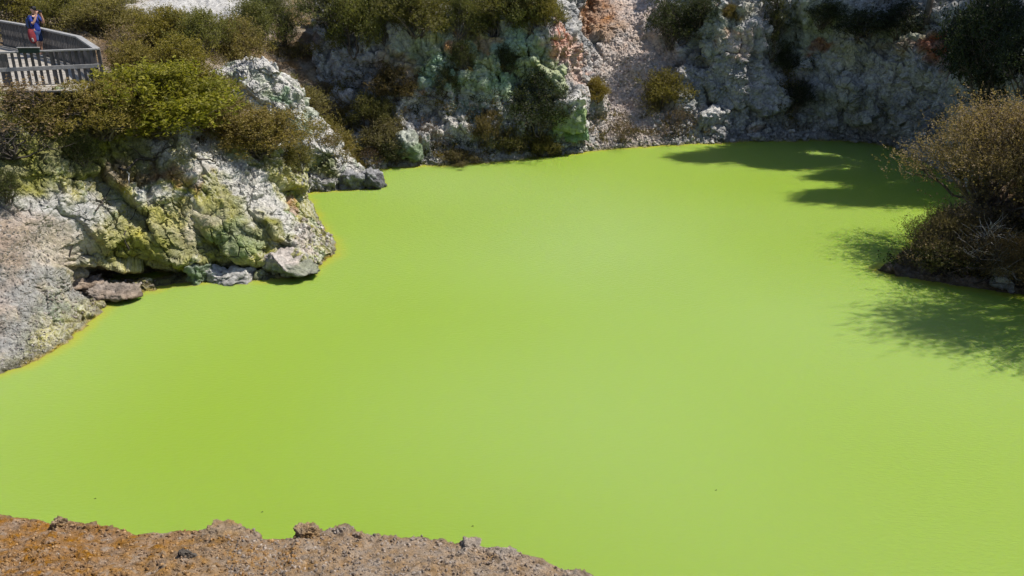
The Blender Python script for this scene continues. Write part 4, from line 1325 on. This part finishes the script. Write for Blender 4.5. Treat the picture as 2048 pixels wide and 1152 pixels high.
def run_of(pts, step, depth, name, wd, th, off):
    k = 0
    for a, b in zip(pts[:-1], pts[1:]):
        L = np.linalg.norm(b - a)
        ang = math.atan2(b[1] - a[1], b[0] - a[0])
        n = max(1, int(L / step))
        for i in range(n):
            c = a + (b - a) * ((i + 0.5) / n)
            jit = rnd.uniform(-0.012, 0.012)
            part(name, box_np((c[0] - math.sin(ang) * off, c[1] + math.cos(ang) * off, RAILZ - 0.03 - depth / 2 + jit * 0.5), wd, th, depth, ang + jit), M['timber'], walk, 0)
            k += 1
    return k


run_of([front[1] + (front[0] - front[1]) * 0.25, front[2]], 0.165, 1.05, 'slat', 0.085, 0.028, 0.03)
run_of(back[:4], 0.185, 1.0, 'slat', 0.11, 0.025, 0.06)
for a in [front[0], front[1], (front[1] + front[2]) / 2, front[2]] + back[1:4]:
    zz = min(drop(a[0], a[1]), DECKZ) - 0.4
    part('post', box_np((a[0], a[1] + 0.11, (RAILZ - 0.04 + zz) / 2), 0.10, 0.10, RAILZ - 0.04 - zz, 0.3), M['timber'], walk)
# deck: planks side by side in one floor
dv, df, nn = [], [], 0
foot = [p - lo for p in (front + back[1:])]
yb = sorted(set([p[1] for p in foot]))
y = min(yb)
while y < max(yb):
    # right edge of the floor at this distance
    ys = [p[1] for p in back]
    xs = [p[0] for p in back]
    xr = float(np.interp(y, sorted(ys), [x for _, x in sorted(zip(ys, xs))]))
    x0 = back[-1][0] - 0.5
    fy = np.interp(xr, [front[0][0], front[2][0]], [front[0][1], front[2][1]])
    v, f = box_np(((x0 + xr) / 2, y + 0.07, DECKZ - 0.03 + rnd.uniform(-0.004, 0.004)), xr - x0, 0.132, 0.05)
    dv.append(v); df.append(f + nn); nn += 8
    y += 0.142
part('deck', (np.concatenate(dv), np.concatenate(df)), M['deck'], walk, 0)
part('joist', beam(front[0] - lo - (0, -0.10, 0.15), front[2] - lo - (0, -0.10, 0.15), 0.08, 0.18), M['timber'], walk)
c = rail_point(58, 101, RAILZ + 0.05)
sg = empty('sign', tuple(c), 0.05)
tag(sg, 'dark green plate lying on the front handrail of the boardwalk', 'sign')
v, f = box_np((0, 0, 0.0), 0.62, 0.05, 0.14)
part('plate', (v, f), M['sign'], sg)
v, f = box_np((0, -0.015, 0.085), 0.66, 0.09, 0.025)
part('sign_cap', (v, f), M['rail'], sg)


# ------------------------------------------------------------------ the visitor photographing from the boardwalk
def skin_mesh(name, verts, edges, radii, mat, parent, sub=2):
    me = bpy.data.meshes.new(name)
    me.from_pydata(verts, edges, [])
    o = bpy.data.objects.new(name, me)
    C.objects.link(o)
    o.modifiers.new("skin", 'SKIN').use_smooth_shade = True
    for i, r in enumerate(radii):
        sv = me.skin_vertices[0].data[i]
        sv.radius = r if isinstance(r, tuple) else (r, r)
        sv.use_root = (i == 0)
    m = o.modifiers.new("sub", 'SUBSURF')
    m.levels = m.render_levels = sub
    bpy.context.view_layer.update()
    ev = o.evaluated_get(bpy.context.evaluated_depsgraph_get())
    new = bpy.data.meshes.new_from_object(ev)
    new.name = name
    bpy.data.objects.remove(o)
    bpy.data.meshes.remove(me)
    new.materials.clear()
    new.materials.append(mat)
    o = bpy.data.objects.new(name, new)
    return link(o, parent)


class Rig:
    def __init__(self): self.v, self.e, self.r = [], [], []

    def add(self, p, r, prev=None):
        self.v.append(tuple(p)); self.r.append(r)
        if prev is not None: self.e.append((prev, len(self.v) - 1))
        return len(self.v) - 1


# joints in metres: the person faces +X (to the right in the photo), left is +Y
J = dict(pelvis=(0, 0, .93), belly=(0, 0, 1.10), chest=(-.01, 0, 1.32), base=(0, 0, 1.46), neck=(.03, 0, 1.53), jaw=(.07, 0, 1.60), mid=(.05, 0, 1.67), top=(.03, 0, 1.74))
B = Rig()
pel = B.add(J['pelvis'], (.13, .16))
bel = B.add(J['belly'], (.115, .15), pel)
che = B.add(J['chest'], (.125, .17), bel)
bas = B.add(J['base'], (.08, .10), che)
nec = B.add(J['neck'], .055, bas)
jaw = B.add(J['jaw'], (.07, .062), nec)
mid = B.add(J['mid'], (.092, .075), jaw)
top = B.add(J['top'], (.085, .072), mid)
B.add((.165, 0, 1.645), .014, mid)                       # nose
for sgn in (-1, 1):
    B.add((.04, sgn * .088, 1.655), .016, mid)           # ears
    sh = B.add((0, sgn * .185, 1.42), .062, bas)
    elb = B.add((.17, sgn * .235, 1.20), .046, sh)
    fo = B.add((.235, sgn * .165, 1.36), .040, elb)
    wr = B.add((.27, sgn * .10, 1.52), .029, fo)
    pa = B.add((.275, sgn * .085, 1.585), .034, wr)
    for k, (dx, dz, ln) in enumerate(((.000, .045, .070), (.012, .040, .078), (.024, .030, .073), (.034, .016, .058))):
        kn = B.add((.275 + dx, sgn * .075, 1.585 + dz), .0095, pa)
        f2 = B.add((.285 + dx, sgn * (.075 - ln * .45), 1.600 + dz), .0088, kn)
        B.add((.283 + dx, sgn * (.075 - ln * .85), 1.590 + dz), .0075, f2)
    th = B.add((.25, sgn * .065, 1.575), .011, pa)
    B.add((.255, sgn * .035, 1.605), .009, th)
    hip = B.add((0, sgn * .095, .86), .098, pel)
    st = .10 if sgn < 0 else -.06
    kne = B.add((st * .55 + .03, sgn * .10, .50), .060, hip)
    clf = B.add((st * .8 - .01, sgn * .10, .36), .055, kne)
    ank = B.add((st, sgn * .105, .10), .036, clf)
    hel = B.add((st - .02, sgn * .105, .045), .036, ank)
    B.add((st + .15, sgn * .115, .035), .032, hel)
r_ = ray(104, 109)
t_ = (DECKZ - CAMZ) / r_.z
person = empty('person', (r_.x * t_, r_.y * t_ - 0.8, DECKZ), -0.35)
tag(person, 'person in blue top, blue shorts and black cap raising a camera on the boardwalk', 'person')
person.scale = (1.03, 1.03, 1.03)
skin_mesh('body', B.v, B.e, B.r, M['skin'], person)
T = Rig()
a = T.add((0, 0, .84), (.165, .20))
b = T.add((0, 0, 1.10), (.135, .168), a)
c = T.add((-.01, 0, 1.32), (.143, .188), b)
d = T.add((0, 0, 1.455), (.085, .115), c)
for sgn in (-1, 1):
    e_ = T.add((0, sgn * .188, 1.42), .080, d)
    T.add((.10, sgn * .218, 1.29), .070, e_)
    T.add((.135, sgn * .228, 1.245), .064, len(T.v) - 1)
skin_mesh('shirt', T.v, T.e, T.r, M['blue'], person)
T = Rig()
a = T.add((0, 0, 1.04), (.15, .18))
b = T.add((0, 0, .88), (.155, .185), a)
for sgn in (-1, 1):
    st = .10 if sgn < 0 else -.06
    h_ = T.add((0.0, sgn * .098, .80), .108, b)
    T.add((st * .45 + .025, sgn * .10, .53), .090, h_)
skin_mesh('shorts', T.v, T.e, T.r, M['navy'], person)
for sgn in (-1, 1):
    st = .10 if sgn < 0 else -.06
    T = Rig()
    a = T.add((st, sgn * .105, .14), .046)
    b = T.add((st - .025, sgn * .105, .05), .048, a)
    c = T.add((st + .08, sgn * .112, .042), .046, b)
    T.add((st + .17, sgn * .116, .036), .040, c)
    skin_mesh('shoe', T.v, T.e, T.r, M['grey'], person)
    v = np.array((.127, sgn * .032, 1.672))
    ev, ef = box_np(v, .012, .02, .010)
    part('eye', (ev, ef), M['black'], person, 0.002)
T = Rig()
a = T.add((.045, 0, 1.70), (.10, .088))
b = T.add((.035, 0, 1.765), (.094, .084), a)
T.add((.03, 0, 1.79), (.055, .05), b)
T.add((.16, 0, 1.712), (.018, .065), a)
T.add((.20, 0, 1.706), (.012, .05), 3)
skin_mesh('cap', T.v, T.e, T.r, M['black'], person)
T = Rig()
a = T.add((-.035, 0, 1.70), (.055, .075))
T.add((-.035, 0, 1.625), (.045, .068), a)
skin_mesh('hair', T.v, T.e, T.r, M['hair'], person)

Wm = Matrix.Translation(person.location) @ Matrix.Rotation(-0.35, 4, 'Z') @ Matrix.Scale(1.03, 4)


def worn(name, label, cat, off=(0, 0, 0)):
    e_ = empty(name, tuple(Wm @ Vector(off)), -0.35, (1.03,) * 3)
    return tag(e_, label, cat)


pk = worn('backpack', 'dark navy backpack on the back of the person on the boardwalk', 'backpack', (-.24, 0, 1.0))
T = Rig()
a = T.add((0, 0, 0), (.10, .14)); b = T.add((-.03, 0, .20), (.125, .15), a); T.add((0, 0, .42), (.09, .12), b)
skin_mesh('bag', T.v, T.e, T.r, M['navy'], pk)
T = Rig()
a = T.add((-.13, 0, .02), (.04, .10)); T.add((-.15, 0, .18), (.045, .10), a)
skin_mesh('pocket', T.v, T.e, T.r, M['black'], pk)
for sgn in (-1, 1):
    V, Fq = tubes([(np.array([(.05, sgn * .10, .42), (.20, sgn * .125, .49), (.33, sgn * .12, .43), (.40, sgn * .12, .28), (.30, sgn * .15, .10), (.08, sgn * .16, .02)]), np.full(6, .02))], 6)
    mesh_np('strap', V, Fq, M['black'], pk)
rb = worn('bag', 'red bag hanging at the hip of the person on the boardwalk', 'bag', (.06, -.30, .50))
rb.scale = (1.25, 1.15, 1.2)
T = Rig()
a = T.add((0.05, 0, 0), (.08, .06)); b = T.add((0.02, 0, .16), (.15, .085), a); c = T.add((0, 0, .34), (.14, .08), b); T.add((-.02, .02, .48), (.07, .05), c)
skin_mesh('bag_body', T.v, T.e, T.r, M['red'], rb)
T = Rig()
a = T.add((0.10, -.07, .06), (.05, .03)); T.add((0.09, -.085, .20), (.06, .035), a)
skin_mesh('pocket', T.v, T.e, T.r, M['grey'], rb)
V, Fq = tubes([(np.array([(-.02, .02, .48), (-.03, .02, .62), (-.02, .06, .80), (0, .18, .89), (.0, .32, .84)]), np.full(5, .016))], 6)
mesh_np('strap', V, Fq, M['black'], rb)
cm = worn('camera', 'black camera held to the face of the person on the boardwalk', 'camera', (.27, 0, 1.63))
v, f = box_np((0, 0, 0), .06, .13, .09)
part('camera_body', (v, f), M['black'], cm, .01)
V, Fq = tubes([(np.array([(.03, 0, 0), (.10, 0, 0), (.101, 0, 0), (.15, 0, 0), (.151, 0, 0)]), np.array((.036, .036, .042, .042, .0)))], 12)
mesh_np('lens', V, Fq, M['black'], cm)


# ------------------------------------------------------------------ boulders
def boulder(seed, dims, chops=7, rough=0.06, boxy=0.55):
    n = 22
    rng = np.random.default_rng(seed)
    V, Fq, off = [], [], 0
    u = np.linspace(-1, 1, n)
    A, Bv = np.meshgrid(u, u, indexing='ij')
    for ax in range(3):
        for sgn in (-1, 1):
            P = np.empty((n, n, 3))
            P[..., ax] = sgn
            P[..., (ax + 1) % 3] = A
            P[..., (ax + 2) % 3] = Bv
            V.append(P.reshape(-1, 3))
            q = quads(n, n) + off
            Fq.append(q if sgn > 0 else q[:, ::-1])
            off += n * n
    V = np.concatenate(V)
    sph = V / np.linalg.norm(V, axis=1)[:, None]
    V = V * boxy + sph * (1.15 - boxy)
    for k in range(chops):
        nrm = rng.normal(size=3)
        nrm /= np.linalg.norm(nrm)
        d = V @ nrm - rng.uniform(0.55, 0.85)
        V = V - np.maximum(d, 0)[:, None] * nrm
    V = V * np.array(dims) / 2
    s_ = seed * 3.7
    nn_ = sph
    V = V + nn_ * (0.10 * fbm(V * 2.2 + s_, 3, 3) + rough * ridged(V * 4 + s_, 4, 4) * 0.8 + 0.02 * perlin(V * 15 + s_, 5) + 0.8 * crumble(V + s_, 1.0, 2))[:, None]
    return V, np.concatenate(Fq)


GGR = np.array((0.22, 0.27, 0.19))
rocks = [  # px, py of the foot, width px, height px, depth ratio, side colour, top colour, label
    (578, 556, 112, 40, 0.9, np.array((0.25, 0.26, 0.20)), np.array((0.46, 0.41, 0.37)), 'pale cracked block standing in the water under the promontory tip'),
    (396, 560, 42, 26, 0.8, np.array((0.21, 0.26, 0.17)), GGR, 'grey-green boulder at the waterline under the dark overhang'),
    (455, 562, 84, 18, 0.7, PALE * 0.8, PALE * 1.2, 'flat white slab at the waterline between the boulder and the cracked block'),
    (215, 594, 100, 11, 0.5, np.array((0.19, 0.15, 0.12)), np.array((0.30, 0.25, 0.21)), 'long flat brown slab on the beach in front of the overhang'),
    (165, 578, 90, 16, 0.6, np.array((0.22, 0.17, 0.13)), np.array((0.33, 0.27, 0.22)), 'short brown slab just behind the long flat one on the beach'),
    (738, 376, 44, 30, 0.9, DKGREY * 0.9, GREY, 'dark rock at the very tip of the white spur'),
    (700, 380, 52, 26, 0.8, GREY * 0.7, GREY, 'grey rock at the waterline just left of the spur tip'),
    (655, 384, 52, 18, 0.8, np.array((0.21, 0.20, 0.17)), PALE * 0.8, 'low flat rock at the waterline below the middle of the spur'),
    (700, 300, 60, 30, 0.8, np.array((0.25, 0.28, 0.21)), PALE, 'greenish ledge rock topped with white in the gully'),
    (1137, 256, 52, 44, 0.8, np.array((0.30, 0.37, 0.20)), WHITE, 'square green block capped with white below the pink ridge'),
    (820, 320, 44, 44, 0.8, np.array((0.20, 0.25, 0.16)), np.array((0.36, 0.38, 0.32)), 'green boulder at the foot of the grey talus'),
    (845, 300, 34, 28, 0.8, PALE, WHITE * 0.9, 'small white boulder touching the green one on the grey talus'),
    (1150, 275, 40, 20, 0.8, np.array((0.2, 0.3, 0.17)), WHITE, 'low green rock under the square green block'),
    (1420, 250, 46, 28, 0.8, PALE * 0.9, WHITE, 'pale rock right of the twiggy bush on the shaded wall'),
    (1430, 268, 34, 16, 0.8, PALE * 0.9, WHITE, 'small pale rock at the foot of the shaded wall left of the middle'),
    (1512, 262, 26, 16, 0.8, np.array((0.46, 0.38, 0.34)), WHITE * 0.9, 'small pinkish rock at the foot of the shaded wall'),
    (1510, 284, 30, 14, 0.8, np.array((0.33, 0.32, 0.25)), PALE, 'pale rock at the waterline where the tree shadow begins'),
    (2010, 575, 24, 18, 0.9, GREY, PALE, 'small grey stone on the shore of the right bank'),
]
for k, (px, py, w, h, dr, cs, ct, label) in enumerate(rocks):
    p, n, ppm = seat(px, py)
    dims = (w / ppm, w / ppm * dr, h / ppm * 1.25)
    V, Fq = boulder(40 + k, dims, chops=1 if 'square' in label else 6, rough=0.03 if 'square' in label else 0.05, boxy=0.95 if 'square' in label else 0.55)
    up_ = V[:, 2] / (dims[2] / 2)
    nz = fbm(V * 3, 3, k)
    cc = lerp(np.broadcast_to(cs, V.shape), ct, sstep(0.45, 0.75, up_ + 0.3 * nz))
    cc = cc * (1 + 0.25 * nz)[:, None]
    o = mesh_np('rock', V, Fq, M['rock'], col=np.clip(cc, 0.01, 0.9), smooth=True)
    o.location = (p.x, p.y + dims[1] * (0.18 if 'square' not in label else 0.02), p.z + dims[2] * (0.36 if 'square' not in label else 0.5))
    o.rotation_euler = (0, 0, rnd.uniform(-0.25, 0.25))
    tag(o, label, 'rock', 'boulders round the pond')


for k, (px, py, w, h, label) in enumerate((
        (122, 1050, 26, 18, 'small dark clod standing on the lip of the near bank, far left'),
        (452, 1068, 62, 13, 'low crusty clod on the lip of the near bank left of the notch'),
        (610, 1070, 36, 20, 'knobbly brown clod on the lip of the near bank right of the notch'),
        (372, 1113, 26, 14, 'dark stone lying in the middle of the ochre near bank'),
        (942, 1098, 40, 14, 'grey clod on the right-hand lip of the near bank'),
        (1012, 1110, 34, 12, 'flat grey clod near the right end of the near bank'))):
    p, n, ppm = seat(px, py)
    dims = (w / ppm, w / ppm * 0.8, h / ppm * 1.3)
    V, Fq = boulder(90 + k, (1, .8, .8), chops=7, rough=0.09)
    V = V * np.array((dims[0], dims[1] / .8, dims[2] / .8))
    base = np.array((0.10, 0.085, 0.07)) if k == 3 else np.array((0.27, 0.185, 0.105)) if px < 700 else np.array((0.29, 0.235, 0.185))
    o = mesh_np('clod', V, Fq, M['soil'], col=base * (1 + 0.3 * fbm(V * 20, 3, k))[:, None], smooth=False)
    o.location = (p.x, p.y + dims[1] * 0.1, p.z + dims[2] * 0.02)
    tag(o, label, 'clod', 'clods on the near bank')


# ------------------------------------------------------------------ dead branches, floating bits
def branch(pts, r, label, mat='darkwood', twigs=2):
    P = []
    for (px, py) in pts:
        p, n, _ = seat(px, py)
        P.append(np.array(p) + np.array(n) * 0.06 + np.array((0, -0.06, 0.02)))
    P = np.array(P)
    o0 = P.mean(0)
    P = catmull(P - o0, len(P) * 4, 0)
    rng = np.random.default_rng(len(pts) + int(pts[0][0]))
    P[1:-1] += rng.normal(size=(len(P) - 2, 3)) * 0.015
    paths = [(P, np.linspace(r, r * 0.4, len(P)))]
    for k in range(twigs):
        i = rng.integers(len(P) // 3, len(P) - 2)
        e_ = P[i] + rng.normal(size=3) * 0.25 + np.array((0, -0.12, 0.22))
        paths.append((curve(rng, P[i], e_, 5, np.zeros(3), 0.15), np.linspace(r * 0.55, r * 0.2, 5)))
    V, Fq = tubes(paths, 5)
    o = mesh_np('dead_branch', V, Fq, M[mat])
    o.location = o0
    return tag(o, label, 'branch', 'dead branches on the promontory')


branch([(243, 336), (257, 343), (278, 322), (309, 319), (319, 308), (347, 294)], 0.05, 'dark twisted branch lying across the brown hollow of the promontory', twigs=3)
branch([(257, 345), (259, 362), (255, 386)], 0.022, 'short bleached stick standing in front of the brown hollow', 'deadwood', 0)
branch([(191, 422), (205, 405), (222, 380)], 0.028, 'thin dark branch slanting over the cream rock of the promontory', twigs=1)
branch([(142, 518), (153, 482), (165, 466)], 0.026, 'forked dark twig hanging above the left end of the overhang', twigs=2)
branch([(262, 505), (255, 470), (262, 440), (275, 420)], 0.026, 'thin dark root running down the middle of the promontory face', twigs=1)
branch([(395, 320), (420, 322), (440, 335)], 0.035, 'dark branch lying on the white slope of the promontory', twigs=1)
for (px, py, label) in ((190, 998, 'tiny dark twig floating near the lower left of the pond'), (524, 1025, 'tiny dark twig floating just off the near bank, left one'),
                        (945, 1053, 'tiny dark twig floating just off the near bank, right one'), (1432, 981, 'tiny dark twig floating in the lower right of the pond')):
    p = on_water(px, py)
    rng = np.random.default_rng(px)
    V, Fq = tubes([(curve(rng, (-.022, 0, .006), (.022, 0.008, .008), 5, np.zeros(3), .1), np.full(5, .006)), (curve(rng, (0, 0, .006), (.008, .014, .02), 4, np.zeros(3), .1), np.full(4, .004))], 4)
    o = mesh_np('floating_twig', V, Fq, M['darkwood'])
    o.location = p
    tag(o, label, 'twig', 'bits floating on the pond')


# ------------------------------------------------------------------ loose stones nobody could count
def stones(name, label, spots, mat, seed):
    """spots: (px0, py0, px1, py1, count, size range, colour a, colour b)"""
    rng = np.random.default_rng(seed)
    base = np.array([(1, 0, 0), (-1, 0, 0), (0, 1, 0), (0, -1, 0), (0, 0, 1), (0, 0, -1)], float)
    tri = np.array([(0, 2, 4), (2, 1, 4), (1, 3, 4), (3, 0, 4), (2, 0, 5), (1, 2, 5), (3, 1, 5), (0, 3, 5)])
    # one subdivision for a knobbly look
    V0, F0, cache = [tuple(v) for v in base], [], {}

    def mid_(i, j):
        k = (min(i, j), max(i, j))
        if k not in cache:
            m = (np.array(V0[i]) + np.array(V0[j])) / 2
            V0.append(tuple(m / np.linalg.norm(m)))
            cache[k] = len(V0) - 1
        return cache[k]
    for a, b, c in tri:
        ab, bc, ca = mid_(a, b), mid_(b, c), mid_(c, a)
        F0 += [(a, ab, ca), (ab, b, bc), (ca, bc, c), (ab, bc, ca)]
    V0, F0 = np.array(V0), np.array(F0)
    VV, FF, CC, n = [], [], [], 0
    for (x0, y0, x1, y1, cnt, s0, s1, ca, cb) in spots:
        for k in range(cnt):
            hit = BVH.ray_cast(EYE, ray(rng.uniform(x0, x1), rng.uniform(y0, y1)).normalized())
            if hit[0] is None or hit[0].z < 0.02: continue
            sz = s0 + (s1 - s0) * rng.random() ** 2.5
            v = V0 * (0.7 + 0.6 * rng.random((len(V0), 1))) * (sz * np.array((1, 0.8, 0.65)) / 2)
            q, _ = np.linalg.qr(rng.normal(size=(3, 3)))
            VV.append(v @ q + np.array(hit[0]) + np.array((0, 0, sz * 0.12)))
            FF.append(F0 + n)
            n += len(V0)
            c_ = np.array(ca) + (np.array(cb) - np.array(ca)) * rng.random()
            CC.append(np.repeat(c_[None] * (0.75 + 0.5 * rng.random()), len(V0), 0))
    o = mesh_np(name, np.concatenate(VV), np.concatenate(FF), M[mat], col=np.concatenate(CC), smooth=False)
    return tag(o, label, 'stones', kind='stuff')


stones('scree_stones', 'loose pale stones on the scree and along the foot of the far wall', [
    (1160, 110, 1310, 295, 1300, 0.05, 0.24, (0.42, 0.34, 0.29), (0.62, 0.54, 0.47)),
    (820, 200, 1000, 325, 700, 0.06, 0.26, (0.30, 0.29, 0.27), (0.55, 0.52, 0.48)),
    (1300, 225, 1850, 300, 1300, 0.06, 0.34, (0.22, 0.22, 0.22), (0.46, 0.44, 0.42)),
    (1050, 280, 1180, 315, 250, 0.06, 0.25, (0.25, 0.25, 0.21), (0.5, 0.48, 0.43))], 'rock', 71)
stones('beach_stones', 'loose gravel on the left beach and along the promontory foot', [
    (0, 430, 130, 740, 1500, 0.02, 0.075, (0.24, 0.21, 0.19), (0.42, 0.385, 0.35)),
    (90, 560, 330, 640, 500, 0.03, 0.12, (0.24, 0.20, 0.16), (0.46, 0.41, 0.36)),
    (590, 440, 665, 550, 200, 0.05, 0.22, (0.30, 0.25, 0.2), (0.58, 0.54, 0.5)),
    (590, 355, 760, 385, 200, 0.05, 0.25, (0.16, 0.155, 0.14), (0.42, 0.4, 0.37))], 'rock', 72)
stones('soil_crumbs', 'crumbs of earth and small stones scattered over the near bank', [
    (0, 1040, 600, 1152, 2600, 0.008, 0.05, (0.22, 0.12, 0.05), (0.40, 0.25, 0.12)),
    (450, 1055, 1170, 1152, 2600, 0.008, 0.05, (0.20, 0.155, 0.12), (0.40, 0.32, 0.255)),
    (0, 1050, 1100, 1152, 60, 0.012, 0.04, (0.42, 0.36, 0.30), (0.55, 0.48, 0.41))], 'soil', 73)
